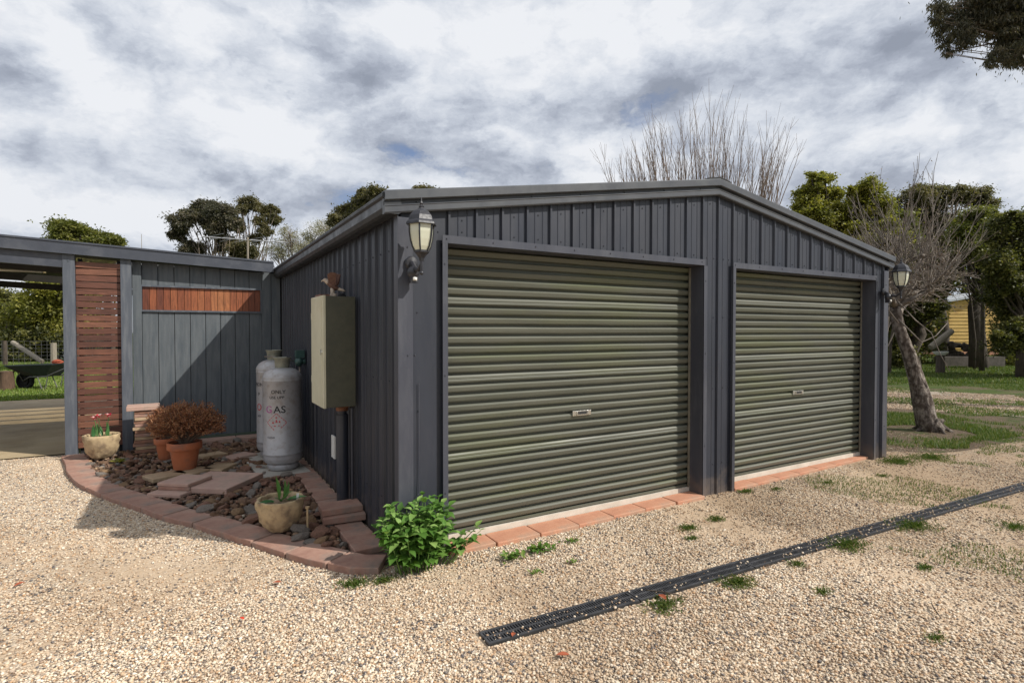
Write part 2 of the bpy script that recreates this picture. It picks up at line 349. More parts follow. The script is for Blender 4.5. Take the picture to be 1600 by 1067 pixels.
def npobj(name, V, F, mat, rnd=None, parent=None, smooth=False, nf=3):
    me = bpy.data.meshes.new(name); n = len(F)
    off = np.array(wloc(parent)) if parent else np.zeros(3)
    me.vertices.add(len(V)); me.vertices.foreach_set('co', np.ascontiguousarray(V - off, dtype=np.float32).ravel())
    me.loops.add(n * nf); me.loops.foreach_set('vertex_index', np.ascontiguousarray(F, dtype=np.int32).ravel())
    me.polygons.add(n); me.polygons.foreach_set('loop_start', np.arange(0, n * nf, nf, dtype=np.int32))
    me.update(calc_edges=True)
    at = me.attributes.new('rnd', 'FLOAT', 'FACE')
    at.data.foreach_set('value', (np.random.rand(n) if rnd is None else rnd).astype(np.float32))
    me.materials.append(mat)
    if smooth: me.polygons.foreach_set('use_smooth', np.ones(n, bool))
    o = bpy.data.objects.new(name, me); C.objects.link(o)
    if parent: o.parent = parent
    return o
def thing(name, label, cat, loc=(0, 0, 0), group=None):
    o = bpy.data.objects.new(name, None); C.objects.link(o); o.location = loc; o.empty_display_size = .2
    return tag(o, label, cat, group)
def dup(root, loc, label=None):
    r = root.copy(); C.objects.link(r); r.location = loc
    if label: r['label'] = label
    for ch in root.children:
        c = ch.copy(); C.objects.link(c); c.parent = r
        for g in ch.children:
            d = g.copy(); C.objects.link(d); d.parent = c
    return r
FW = Vector((math.sin(YAW) * math.cos(PIT), math.cos(YAW) * math.cos(PIT), -math.sin(PIT)))
RT = Vector((math.cos(YAW), -math.sin(YAW), 0)); UP = RT.cross(FW)
def at(px, py, D): return CAM + FW * D + RT * ((px - 800) / FPX * D) + UP * ((533.5 - py) / FPX * D)   # a place D metres off
rng = np.random.default_rng(5); np.random.seed(5); random.seed(5)
def pin(poly, x, y):
    c = False; j = len(poly) - 1
    for i in range(len(poly)):
        xi, yi = poly[i]; xj, yj = poly[j]
        if (yi > y) != (yj > y) and x < (xj - xi) * (y - yi) / (yj - yi) + xi: c = not c
        j = i
    return c

# ================================================================== GROUND
def sheet(name, poly, z, mat, wob=0, n=0):
    pts = []
    for i in range(len(poly)):
        a = Vector((*poly[i], 0)); b = Vector((*poly[(i + 1) % len(poly)], 0)); k = max(1, int((b - a).length / .25)) if wob and (b - a).length < 40 else 1
        for j in range(k):
            p = a.lerp(b, j / k)
            if wob: q = noise.noise_vector(p * 1.3) * wob + noise.noise_vector(p * 5) * wob * .4; p = p + Vector((q.x, q.y, 0))
            pts.append((p.x, p.y, z))
    me = bpy.data.meshes.new(name); me.from_pydata(pts, [], [tuple(range(len(pts)))]); me.materials.append(mat)
    o = bpy.data.objects.new(name, me); C.objects.link(o); o['kind'] = 'structure'; return o
sheet('ground', [(-500, -500), (500, -500), (500, 500), (-500, 500)], -.012, grass_m)
sheet('gravel_yard', [(-14, -9), (9.5, -9), (12.0, -3), (10.6, -.4), (8.8, .2), (7.3, .9), (6.7, 2.2), (6.6, 8), (.5, 8), (-2.5, 5.5), (-14, 5.6)], -.004, gravel_m, .18)
sheet('gravel_track', [(10.5, -9), (20, -9), (17.3, 0), (15.9, 3.6), (14.8, 12), (9.9, 12), (11.2, 2.6), (12.2, .4), (12.6, -3)], -.0035, track_m, .3)
sheet('patchy_lawn', [(6.5, 0.5), (7.3, -.25), (8.8, -.45), (11.0, -.6), (12.4, -.8), (11.6, 2.2), (10.3, 8), (6.5, 8)], -.002, dirt_m, .12)
sheet('carport_floor', [(-9, 5.55), (-2.62, 5.5), (-2.62, 13.0), (-9, 13.2)], .012, floor_m)
o = obj('concrete_slab', MB().box(.02, 6.40, .135, 8.3, -.05, .066), slab_m); o['kind'] = 'structure'

# loose stones over the yard
def stones(n, sampler, smin, smax, name):
    ico = np.array([(0, -1, 1.6), (0, 1, 1.6), (0, -1, -1.6), (0, 1, -1.6), (1.6, 0, 1), (-1.6, 0, 1), (1.6, 0, -1), (-1.6, 0, -1), (1, 1.6, 0), (-1, 1.6, 0), (1, -1.6, 0), (-1, -1.6, 0)]) / 1.9
    fc = np.array([(0, 4, 1), (0, 1, 5), (0, 10, 4), (0, 11, 10), (0, 5, 11), (1, 4, 8), (1, 8, 9), (1, 9, 5), (4, 10, 6), (4, 6, 8), (5, 9, 7), (5, 7, 11), (2, 10, 11), (2, 6, 10), (2, 3, 6), (2, 7, 3), (2, 11, 7), (3, 8, 6), (3, 9, 8), (3, 7, 9)])
    P = sampler(n); n = len(P)
    sz = smin + (smax - smin) * rng.random(n) ** 2
    base = ico[None] * (1 + .35 * (rng.random((n, 12, 1)) - .5))
    base = base * (sz[:, None, None] * np.stack([rng.uniform(.7, 1.2, n), rng.uniform(.6, 1, n), rng.uniform(.4, .75, n)], 1)[:, None])
    a = rng.random(n) * 6.283; ca, sa = np.cos(a)[:, None], np.sin(a)[:, None]
    tl = rng.normal(0, .35, n)[:, None]
    x, y, z = base[..., 0], base[..., 1], base[..., 2]
    y, z = y * np.cos(tl) - z * np.sin(tl), y * np.sin(tl) + z * np.cos(tl)
    X = x * ca - y * sa + P[:, 0:1]; Y = x * sa + y * ca + P[:, 1:2]; Z = z + P[:, 2:3] + sz[:, None] * .22
    V = np.stack([X, Y, Z], 2).reshape(-1, 3)
    F = (fc[None] + (np.arange(n) * 12)[:, None, None]).reshape(-1, 3)
    return npobj(name, V, F, gravel_stone, np.repeat(rng.random(n), 20))
BED_OUT = [(-2.66, 5.2), (-2.54, 4.66), (-2.47, 4.23), (-2.31, 3.6), (-2.02, 2.92), (-1.69, 2.28), (-1.46, 1.83), (-1.24, 1.5), (-.97, .99), (-.65, .41), (-.39, .01), (-.2, -.11)]
BED_POLY = BED_OUT + [(0.02, -.1), (.0, 5.4), (-2.5, 5.4)]
def yard_sample(n):
    out = []
    r = 1.9 + (12.5 - 1.9) * rng.random(n) ** 1.35
    th = YAW + rng.uniform(-.80, .86, n)
    x = CAM.x + r * np.sin(th); y = CAM.y + r * np.cos(th)
    for a, b, q in zip(x, y, r):
        if -.02 < a < 6.45 and b > -.02: continue
        if b > -.1 and (pin(BED_POLY, a, b) or b > 5.5): continue
        if b > 1.2 and a > 0: continue
        k = noise.noise((a * .55, b * .75, 3.1)) * .9 + noise.noise((a * 2.2, b * 2.2, 1)) * .35 - .22 * math.exp(-((b + .62) / .3) ** 2) * (1 if a > 1 else 0) - (.12 if a > 2.5 else 0) - .75 * math.exp(-((a * .5 + b * .86 + .12) / .28) ** 2) * (1 if a < -.7 and q > 2.6 else .0)
        dr = b - (-1.155 - .05 * a)
        if a > 0 and abs(dr) < .072 and random.random() < (.93 if a < 2.4 else .60): continue
        if a > 8.6 and b > -.3: continue
        bed = 1 if (a < .5 and b < 3 and abs(a + 1.1 + .55 * b) < .9) else 0
        if k + .55 * bed + (.35 if q < 3.4 else 0) > random.uniform(-.75, .55): out.append((a, b, .012 if a > 0 and abs(dr) < .072 else -.002))
    return np.array(out)
tag(stones(330000, yard_sample, .0036, .0115, 'loose_gravel'), 'loose cream and tan pebbles scattered over the driveway', 'gravel', kind='stuff')

# ================================================================== SHED
XE = 6.431; HD = 2.30; YB = 8.3
A1, B1, A2, B2 = .332, 3.024, 3.482, 6.153
def roofz(x): return 2.555 + (3.09 - 2.555) * (1 - abs(x - XE / 2) / (XE / 2 + .12))
shed = thing('garage_shed', 'dark blue-grey steel double garage with two olive roller doors', 'garage', (XE / 2, 4, 0))
def ribs(length, pitch, start):
    """profile (s, out) of ribbed sheet along its length"""
    pts = [(0, 0)]; s = start
    while s < length - .03:
        for ds, d in ((-.016, 0), (-.009, .019), (.007, .019), (.014, 0)): pts.append((s + ds, d))
        for k in (1, 2):
            q = s + pitch * k / 3
            if q < length - .03: pts += [(q - .006, 0), (q, .004), (q + .006, 0)]
        s += pitch
    pts.append((length, 0)); return [p for p in pts if 0 <= p[0] <= length]
def cuts(pr, xs):
    pr = sorted(pr); out = list(pr)
    for x in xs:
        for (a, b), (c, d) in zip(pr, pr[1:]):
            if a < x < c: out.append((x, b + (d - b) * (x - a) / (c - a)))
    return sorted(out)
pr = cuts([(.0, 0)] + [(p + .0, d) for p, d in ribs(XE, .2225, .36)], [A1, B1, A2, B2, XE / 2])
mb = MB()
for (a, da), (b, db) in zip(pr, pr[1:]):
    if b - a < 1e-5: continue
    c = (a + b) / 2; z0 = HD - .01 if (A1 < c < B1 or A2 < c < B2) else -.02
    zt = lambda x: roofz(x) - .13
    mb.add([(a, -da, z0), (b, -db, z0), (b, -db, zt(b)), (a, -da, zt(a))], [(0, 1, 2, 3)])
screws_ = []
for k in range(29):
    x = .47 + k * .2225
    if x < XE - .1: screws_.append((x, 0, roofz(x) - .20 - .02))
    if x < XE - .1 and (A1 < x < B1 or A2 < x < B2): screws_.append((x, 0, 2.345))
for x in (.12, .28, 3.10, 3.2, 3.34, 3.42, 6.24, 6.33): screws_ += [(x, 0, z) for z in (.3, 1.05, 1.75, 2.33)]
for q in screws_: mb.tube([Vector(q), Vector(q) + Vector((0, -.006, 0))], .0055, 6)
obj('front_wall', mb, wall_m, shed)
mb = MB(); pr = ribs(YB, .2, .16)
for (a, da), (b, db) in zip(pr, pr[1:]): mb.add([(-da, a, -.02), (-da, a, 2.5), (-db, b, 2.5), (-db, b, -.02)], [(0, 1, 2, 3)])
for (a, da), (b, db) in zip(pr, pr[1:]): mb.add([(XE + da, a, -.02), (XE + db, b, -.02), (XE + db, b, 2.5), (XE + da, a, 2.5)], [(0, 1, 2, 3)])
for k in range(40):
    for z in (.35, 1.25, 2.2):
        y = .06 + k * .2; mb.tube([(0, y, z), (-.006, y, z)], .0055, 6)
mb.add([(0, YB, 0), (XE, YB, 0), (XE, YB, 2.45), (XE / 2, YB, 2.95), (0, YB, 2.45)], [(0, 1, 2, 3, 4)])
obj('side_wall', mb, wall_m, shed)
# roof, ridge
mb = MB()
for s in (-1, 1):
    n = 80; xe = -.13 if s < 0 else XE + .13
    for x, z in ((xe, 2.55),):
        mb.sweep([(0, 0, 0), (XE / 2 - x, 0, 3.085 - z), (XE / 2 - x, 0, 3.065 - z), (0, 0, -.02)], (x, -.03, z), (x, YB + .05, z))
obj('roof', mb, trim_m, shed)
mb = MB()
for y in (0,):
    mb.sweep([(-.16, 0, -.018), (0, 0, .012), (.16, 0, -.018), (.16, 0, -.03), (0, 0, -.002), (-.16, 0, -.03)], (XE / 2, -.06, 3.105), (XE / 2, YB, 3.105))
    mb.box(XE / 2 - .13, XE / 2 - .02, .3, .5, 3.10, 3.128)
obj('ridge_cap', mb, dark_m, shed)
# barge boards: stepped steel profile following the slope
for s in (-1, 1):
    mb = MB(); xe = -.13 if s < 0 else XE + .13
    prof = [(0, 0, 0), (0, -.062, 0), (0, -.066, -.006), (0, -.066, -.062), (0, -.058, -.068), (0, -.022, -.070), (0, -.022, -.096), (0, -.052, -.0985), (0, -.056, -.104), (0, -.052, -.110), (0, -.052, -.146), (0, -.046, -.155), (0, -.005, -.155)]
    mb.sweep(prof, (xe, 0, 2.562), (XE / 2, 0, 3.098))
    for k in range(7):
        f = (k + .5) / 7; x = xe + (XE / 2 - xe) * f; z = 2.562 + .536 * f - .083
        mb.tube([(x, -.022, z), (x, -.030, z)], .006, 6)
    obj('barge_board', mb, sill_m, shed, label='left barge board' if s < 0 else 'right barge board')
# gutters
for x0, s in ((0, -1), (XE, 1)):
    mb = MB(); P = [(.005, .09), (.005, .0), (.02, -.012), (.085, -.012), (.105, 0), (.118, .03), (.118, .085), (.132, .10), (.135, .118), (.128, .125), (.120, .118)]
    prof = [(s * (a + .01), 0, b) for a, b in P] + [(s * (a + .01 - .004), 0, b + .004) for a, b in reversed(P)]
    mb.sweep(prof, (x0, -.045, 2.425), (x0, YB + .05, 2.425))
    n = len(P); mb.add([(x0 + s * (a + .01), -.046, b + 2.425) for a, b in P], [tuple(range(n))])
    obj('gutter', mb, gutter_m, shed)
# corner flashings (right-angle), door surrounds
def screws(mb, pts, d=(0, -1, 0), r=.0055):
    for p in pts: mb.tube([Vector(p), Vector(p) + Vector(d) * .006], r, 6)
mb = MB(); mb.box(-.028, .062, -.030, -.0255, -.02, 2.40).box(-.0325, -.0285, -.030, .055, -.02, 2.42).box(.0625, .075, -.0295, -.001, -.02, 2.40)
screws(mb, [(.1, -.0, z) for z in (.4, 1.45, 2.2)] + [(.04, -.030, z) for z in (.4, 1.45, 2.2)])
obj('corner_flashing', mb, trim_m, shed)
mb = MB(); mb.box(XE - .06, XE + .028, -.030, -.0255, -.02, 2.38).box(XE + .0285, XE + .0325, -.030, .055, -.02, 2.42).box(XE - .075, XE - .0605, -.0295, -.001, -.02, 2.38)
screws(mb, [(XE - .03, -.03, z) for z in (.4, 1.45, 2.2)]); obj('corner_flashing', mb, trim_m, shed)
for i, (a, b) in enumerate(((A1, B1), (A2, B2))):
    fr = MB()
    fr.box(a - .035, b + .012, -.036, -.0285, HD - .052, HD + .004)
    fr.box(a - .03, b, -.0280, .15, HD - .053, HD - .047)
    zs = np.linspace(-.02, HD - .0525, 26)
    for z0, z1 in zip(zs, zs[1:]):
        w = lambda z: (.022 * math.exp(-((z - .62) / .2) ** 2) if i else 0)
        fr.add([(a - .035, -.036, z0), (a + .006 - w(z0), -.036 - w(z0) * .8, z0), (a + .006 - w(z1), -.036 - w(z1) * .8, z1), (a - .035, -.036, z1)], [(0, 1, 2, 3)])
        fr.add([(a + .006 - w(z0), -.036 - w(z0) * .8, z0), (a + .006, .15, z0), (a + .006, .15, z1), (a + .006 - w(z1), -.036 - w(z1) * .8, z1)], [(0, 1, 2, 3)])
    fr.box(b - .001, b + .004, -.03, .16, -.02, HD - .054)
    fr.box(b - .001, b + .05, -.030, -.0265, -.02, HD - .054)
    screws(fr, [(a + k * .38, -.036, HD - .02) for k in range(8) if a + k * .38 < b] + [(a - .015, -.036, z) for z in (.45, 1.3, 2.1)] + [(b + .03, -.03, z) for z in (.5, 1.4, 2.1)])
    obj('door_frame', fr, trim_m, shed, label='steel surround of the ' + ('left' if i == 0 else 'right') + ' garage door')
    # dark interior box behind
    # curtain
    d = MB(); z = .092; y0 = .155; P = [(z - .020, .010), (z - .018, -.004), (z - .004, -.006)]
    k = 0
    while z < HD + .05:
        if k in ((7, 15, 23) if i == 0 else (8, 16, 24)):
            P += [(z, .034), (z + .010, .034), (z + .012, -.003), (z + .022, -.0105), (z + .034, -.0100), (z + .038, -.0065), (z + .042, -.0100), (z + .055, -.0105), (z + .066, -.002), (z + .068, .034)]
        else: P += [(z, .034), (z + .013, .034), (z + .0145, .000), (z + .022, -.0065), (z + .034, -.0115), (z + .048, -.0150), (z + .0525, -.0165), (z + .0635, -.0030), (z + .066, .034)]
        z += .0745; k += 1
    NX = 28; gx = [a - .02 + (b - a + .05) * q / NX for q in range(NX + 1)]
    wv = lambda x, zq: .0045 * noise.noise((x * 1.1 + 9 * i, zq * 1.4, 2)) + .0016 * noise.noise((x * 3.3, round(zq / .0745) * 1.7, 5))
    wz = lambda x, zq: .0022 * noise.noise((x * 1.6, round(zq / .0745) * .9, 8 + i))
    d.add([(x, y0 + yq + wv(x, zq), zq + wz(x, zq)) for zq, yq in P for x in gx], [(r * (NX + 1) + q, r * (NX + 1) + q + 1, (r + 1) * (NX + 1) + q + 1, (r + 1) * (NX + 1) + q) for r in range(len(P) - 1) for q in range(NX)], .5)
    dr = obj('roller_door', d, door_m, shed, smooth=True, label=('left' if i == 0 else 'right') + ' olive roller door'); dr.data.set_sharp_from_angle(angle=rad(16))
    g = MB(); g.box(b - .028, b - .0015,   .128, .134, .070, HD - .06); obj('door_guide', g, pm('bare steel guide %d' % i, (.3, .27, .2), (.2, .18, .14), 8, .5, metal=.4), shed)
    cx = (a + b) / 2; zc = .905
    g = MB(); g.box(cx - .10, cx + .10, .130, .141, zc - .022, zc + .022)
    g.box(cx - .06, cx - .05, .121, .1305, zc - .018, zc + .018).box(cx + .055, cx + .065, .121, .1305, zc - .018, zc + .018)
    h = obj('door_handle', g, chrome_m, dr, bevel=.002)
    g = MB(); g.box(cx - .042, cx + .048, .1262, .1298, zc - .010, zc + .014); obj('lock_slot', g, black_m, h)
# interior blocker
mb = MB(); mb.add([(a, b, c) for c in (.06, 2.4) for b in (.25, YB - .1) for a in (.05, XE - .05)], [(0, 1, 5, 4), (4, 5, 7, 6)]); obj('ceiling_lining', mb, dark_m, shed)
mb = MB(); mb.tube([(.125, -.012, 1.25), (.127, -.014, .62), (.123, -.016, .47), (.10, -.034, .465)], .0025, 6); obj('loose_cable', mb, trim_m, shed)

# ================================================================== LANTERNS
def lantern(x, yw, z, lab):
    """mounted on the front wall; body hangs at y = yw-.2"""
    root = thing('wall_lantern', lab, 'wall light', (x, yw, z), 'wall lanterns on the garage front')
    k = 1.0; cx, cy = x, yw - .20
    m = MB(); m.lathe([(.0, 0), (.045, 0), (.048, .01), (.04, .022), (.0, .03)], (x, yw, z - .125), 16, ax=Matrix(((1, 0, 0), (0, 0, -1), (0, 1, 0))))
    m.tube([(x, yw - .02, z - .13), (x, yw - .08, z - .175), (x, yw - .15, z - .185), (cx, cy, z - .15)], [.022, .019, .014, .012], 8)
    
    m.tube([(cx, cy, z - .20), (cx, cy, z - .10)], [.010, .014], 8)
    m.ball((cx, cy, z - .21), .014, .014, .014)
    obj('bracket', m, lantern_m, root, smooth='auto')
    m = MB(); m.box(x - .032, x + .022, yw - .085, yw - .035, z - .265, z - .195); m.ball((x - .005, yw - .06, z - .195), .045, .04, .045)
    sn = obj('motion_sensor', m, lantern_m, root, smooth='auto'); m = MB(); m.ball((x - .005, yw - .086, z - .240), .014, .012, .013); m.box(x - .019, x + .009, yw - .094, yw - .0855, z - .252, z - .230); obj('sensor_lens', m, white_m, sn, smooth=True)
    m = MB(); m.lathe([(.0, -.13), (.016, -.13), (.02, -.11), (.040, -.085), (.052, -.075), (.052, -.062), (.0, -.062)], (cx, cy, z), 6)
    m.lathe([(.0, .112), (.082, .112), (.092, .104), (.108, .106), (.104, .120), (.090, .134), (.080, .165), (.058, .192), (.028, .208), (.016, .222), (.02, .228), (.008, .24), (.012, .25), (.006, .262), (.003, .285), (.0, .29)], (cx, cy, z), 6)
    P6 = [(.047, -.068), (.064, -.035), (.077, .01), (.084, .06), (.085, .114)]
    for q in range(6):
        a = math.pi / 3 * q; m.tube([(cx + (r + .001) * math.cos(a), cy + (r + .001) * math.sin(a), z + h) for r, h in P6], .0055, 6)
    obj('lantern_frame', m, lantern_m, root)
    m = MB(); m.lathe([(0, -.063)] + P6 + [(0, .113)], (cx, cy, z), 6, r=.5)
    m.v = [(cx + (vx - cx) * .965, cy + (vy - cy) * .965, vz) for vx, vy, vz in m.v]
    obj('lantern_glass', m, glass_m, root)
    return root
lantern(.062, -.031, 2.212, 'black six-sided wall lantern at the left corner, with a white motion sensor below')
lantern(6.335, -.031, 2.235, 'black wall lantern at the far right corner beside the bare tree')

# ================================================================== METER BOX AND PIPE
mx = thing('meter_box', 'olive and cream metal meter box on the shaded side wall', 'meter box', (0, 1.35, .93))
obj('box_body', MB().box(-.272, -.026, 1.10, 1.60, .968, 1.912), olive_m, mx, bevel=.004)
lid = obj('box_door', MB().box(-.297, -.2735, 1.096, 1.604, .964, 1.917), cream_m, mx, bevel=.004)
m = MB()
m.box(-.2995, -.2972, 1.15, 1.55, 1.0, 1.88); obj('door_panel', m, cream_m, lid, bevel=.0008)
m = MB(); m.tube([(-.2975, 1.14, 1.44), (-.308, 1.14, 1.44)], .014, 12); m.box(-.3125, -.3085, 1.134, 1.146, 1.415, 1.465); obj('latch', m, chrome_m, lid)
for z in (1.15, 1.72): obj('hinge', MB().tube([(-.292, 1.609, z), (-.292, 1.609, z + .06)], .006, 8), cream_m, mx)
m = MB(); m.tube([(-.10, 1.28, .0), (-.10, 1.28, .88)], .052, 16); m.tube([(-.10, 1.28, .88), (-.10, 1.28, .95)], .04, 12)
pp = thing('conduit_pipe', 'thick dark vertical conduit between the meter box and the stacked bricks', 'pipe', (-.10, 1.28, 0))
obj('pipe', m, wall_m, pp, smooth='auto')
m = MB(); m.tube([(-.10, 1.28, .915), (-.10, 1.28, .945)], .054, 16); m.box(-.15, -.05, 1.22, 1.34, .946, .962); obj('rusty_collar', m, rust_m, pp)
m = MB(); m.tube([(-.055, 1.12, .02), (-.055, 1.12, .95)], .012, 8); obj('small_pipe', m, wall_m, pp)
tag(obj('wall_plate', MB().box(-.045, -.0255, 1.84, 1.97, .36, .58), white_m, bevel=.004), 'small white cover plate low on the side wall', 'cover plate')
# bird on the box
bd = thing('bird_figurine', 'small eagle figurine with raised brown wings on top of the meter box', 'figurine', (-.16, 1.34, 1.926))
F_ = Vector((-.86, .51, 0)); B0 = Vector((-.15, 1.40, 1.913)); U_ = Vector((0, 0, 1)); N_ = F_.cross(U_)
def bp(f, u, n=0): return B0 + F_ * f + U_ * u + N_ * n
paleb = pm('pale bird feathers', (.55, .46, .36), (.4, .3, .22), 60, .8); brownb = pm('brown bird feathers', (.09, .04, .028), (.17, .085, .055), 80, .8)
m = MB(); m.tube([bp(-.06, .075), bp(-.03, .09), bp(0, .11), bp(.035, .135), bp(.05, .15)], [.01, .024, .03, .022, .016], 12); obj('body', m, brownb, bd, smooth=True)
m = MB(); m.ball(bp(.062, .158), .022, .018, .018); m.tube([bp(.03, .13), bp(.06, .155)], [.023, .018], 10); m.tube([bp(.078, .16), bp(.098, .15), bp(.10, .142)], [.009, .005, .001], 8); obj('head', m, paleb, bd, smooth=True)
for s in (-1, 1):
    m = MB(); q = [bp(.02, .125, s * .015), bp(-.03, .10, s * .015), bp(-.045, .13, s * .04), bp(-.055, .215, s * .06), bp(-.01, .225, s * .06), bp(.028, .205, s * .05), bp(.03, .16, s * .03)]
    q2 = [p + N_ * .006 * s for p in q]; n = len(q)
    m.add(q + q2, [tuple(range(n)), tuple(range(2 * n - 1, n - 1, -1))] + [(i, (i + 1) % n, n + (i + 1) % n, n + i) for i in range(n)]); obj('wing', m, brownb, bd)
m = MB(); m.tube([bp(-.05, .08), bp(-.10, .065), bp(-.115, .06)], [.014, .010, .004], 8); m.tube([bp(0, .09), bp(.0, .04), bp(.005, 0)], [.02, .018, .03], 8); m.tube([bp(-.02, .04), bp(-.01, 0)], [.016, .03], 8); obj('legs_and_tail', m, paleb, bd, smooth=True)
m = MB(); m.ball(bp(-.085, .018), .035, .03, .02, nz=.5); obj('stand', m, dark_m, bd)
m = MB(); m.box(-.27, -.19, 1.33, 1.56, 1.918, 1.94); tag(obj('wood_offcut', m, pm('offcut wood', (.22, .1, .06), (.15, .07, .05), 20, .8), bevel=.002), 'thin reddish wood offcut lying on top of the meter box', 'wood offcut')
# regulator
rg = thing('gas_regulator', 'dark green gas regulator on the side wall beside the cylinders', 'regulator', (-.03, 3.5, 1.2))
grn = pm('dark green enamel', (.03, .075, .065), (.05, .1, .09), 30, .4)
m = MB(); m.ball((-.09, 3.5, 1.24), .05, .06, .06); m.tube([(-.02, 3.5, 1.24), (-.12, 3.5, 1.24)], .035, 12); m.box(-.13, -.03, 3.46, 3.54, 1.29, 1.38); obj('regulator_body', m, grn, rg, smooth='auto')
m = MB(); m.tube([(-.08, 3.5, 1.22), (-.08, 3.5, .6), (-.08, 3.48, .05)], .011, 8); m.tube([(-.1, 3.52, 1.24), (-.25, 3.5, 1.27), (-.36, 3.6, 1.30), (-.45, 3.75, 1.30)], .008, 8); obj('copper_pipe', m, pm('dull copper pipe', (.25, .19, .15), (.2, .2, .19), 20, .5, metal=.6), rg, smooth=True)

# ================================================================== GAS CYLINDERS
def text_mesh(txt, size, sp=1.0):
    cu = bpy.data.curves.new('t', 'FONT'); cu.body = txt; cu.size = size; cu.align_x = 'CENTER'; cu.offset = size * .015; cu.resolution_u = 3; cu.space_character = sp
    o = bpy.data.objects.new('t', cu); C.objects.link(o); dg = bpy.context.evaluated_depsgraph_get(); dg.update()
    me = bpy.data.meshes.new_from_object(o.evaluated_get(dg)); V = [tuple(v.co) for v in me.vertices]; F = [tuple(p.vertices) for p in me.polygons]
    bpy.data.objects.remove(o); bpy.data.meshes.remove(me); return V, F
def cylinder(cx, cy, lab, rot, rich):
    R = .208 if rich else .205; root = thing('gas_cylinder', lab, 'gas cylinder', (cx, cy, .06), 'gas cylinders beside the shed wall')
    m = MB(); m.lathe([(.0, .08), (.15, .08), (.19, .095), (.209, .135), (R, .16), (R, .19), (R + .003, .195), (R + .003, .205), (R, .21), (R, 1.06), (R + .003, 1.065), (R + .003, 1.08), (R, 1.085), (.210, 1.10), (.200, 1.135), (.175, 1.172), (.135, 1.20), (.09, 1.215), (.0, 1.22)], (cx, cy, .05), 48)
    obj('tank', m, gal_m, root, smooth='auto')
    m = MB(); m.lathe([(.125, .005), (.15, .0), (.165, .02), (.168, .055), (.155, .085), (.125, .09), (.115, .05)], (cx, cy, .05), 32); obj('foot_ring', m, gal_m, root, smooth=True)
    m = MB(); P = [(.075, 1.20), (.078, 1.25), (.084, 1.31), (.098, 1.335), (.096, 1.342), (.09, 1.338), (.078, 1.31), (.070, 1.25), (.068, 1.20)]
    vs = []; n = 28
    gap = 3
    for rr, z in P:
        for k in range(n + 1 - gap):
            a = 2 * math.pi * k / n + rot; vs.append((cx + rr * math.cos(a), cy + rr * math.sin(a), .05 + z))
    w = n + 1 - gap
    m.add(vs, [(i * w + k, i * w + k + 1, (i + 1) * w + k + 1, (i + 1) * w + k) for i in range(len(P) - 1) for k in range(w - 1)])
    obj('valve_collar', m, collar_m, root, smooth='auto')
    m = MB(); m.tube([(cx, cy, 1.26), (cx, cy, 1.35)], .02, 10); m.tube([(cx - .03, cy, 1.33), (cx + .03, cy, 1.33)], .016, 8); m.ball((cx, cy, 1.37), .025, .025, .012)
    obj('valve', m, rust_m, root, smooth='auto')
    va = math.atan2(CAM.y - cy, CAM.x - cx)              # stencils sit on the side facing the drive
    def sten(txt, size, ang, z, mat, nm='stencil', sp=1.0):
        V, F = text_mesh(txt, size, sp); mm = MB()
        mm.add([(cx + (R + .0015) * math.cos(va + ang + x / R), cy + (R + .0015) * math.sin(va + ang + x / R), .05 + z + y) for x, y, _ in V], F)
        obj(nm, mm, mat, root)
    if rich:
        sten('ONLY', .058, -.22, .925, black_m); sten('USE UPP', .044, -.30, .865, black_m); sten('  AS', .115, -.30, .70, black_m); sten('G ', .115, -.66, .70, pinkink_m)
        sten('CLOW', .03, -.62, .40, black_m)
        mm = MB()
        c0, zc, s_ = -.32, .585, .115; cs = [(0, 1), (1, 0), (0, -1), (-1, 0)]
        for i in range(4):
            a, b = Vector(cs[i]), Vector(cs[(i + 1) % 4])
            for j in range(5):
                if (i, j) in ((1, 3), (1, 4), (2, 0)): continue
                f0, f1 = j / 5 + .02, (j + 1) / 5 - .03; p, q = a.lerp(b, f0) * s_, a.lerp(b, f1) * s_; p2, q2 = p * .90, q * .90
                mm.add([(cx + (R + .0015) * math.cos(va + c0 + w.x / R), cy + (R + .0015) * math.sin(va + c0 + w.x / R), .05 + zc + w.y) for w in (p, q, q2, p2)], [(0, 1, 2, 3)])
        for j, (x, y, w, h) in enumerate(((-.05, -.01, .03, .02), (-.01, .0, .025, .035), (.025, .0, .02, .025), (-.01, .05, .02, .02), (-.03, -.045, .03, .012), (.02, -.04, .014, .014))):
            mm.add([(cx + (R + .0015) * math.cos(va + c0 + u / R), cy + (R + .0015) * math.sin(va + c0 + u / R), .05 + zc + t2) for u, t2 in ((x, y), (x + w, y), (x + w * .7, y + h), (x + .004, y + h))], [(0, 1, 2, 3)])
        obj('hazard_diamond', mm, red_m, root)
    else:
        sten('FRONT', .06, -.95, .90, black_m); sten('P', .06, -1.0, .78, black_m); sten('O', .12, -1.0, .60, red_m); sten('AGS', .035, -1.0, .52, black_m)
    root.scale = (1, 1, .945 if rich else .99)
    return root
cylinder(-.343, 3.06, 'front grey gas cylinder with GAS stencil and red diamond', .9, True)
cylinder(-.335, 3.80, 'rear grey gas cylinder partly hidden behind another, valve collar rusty', 2.4, False)

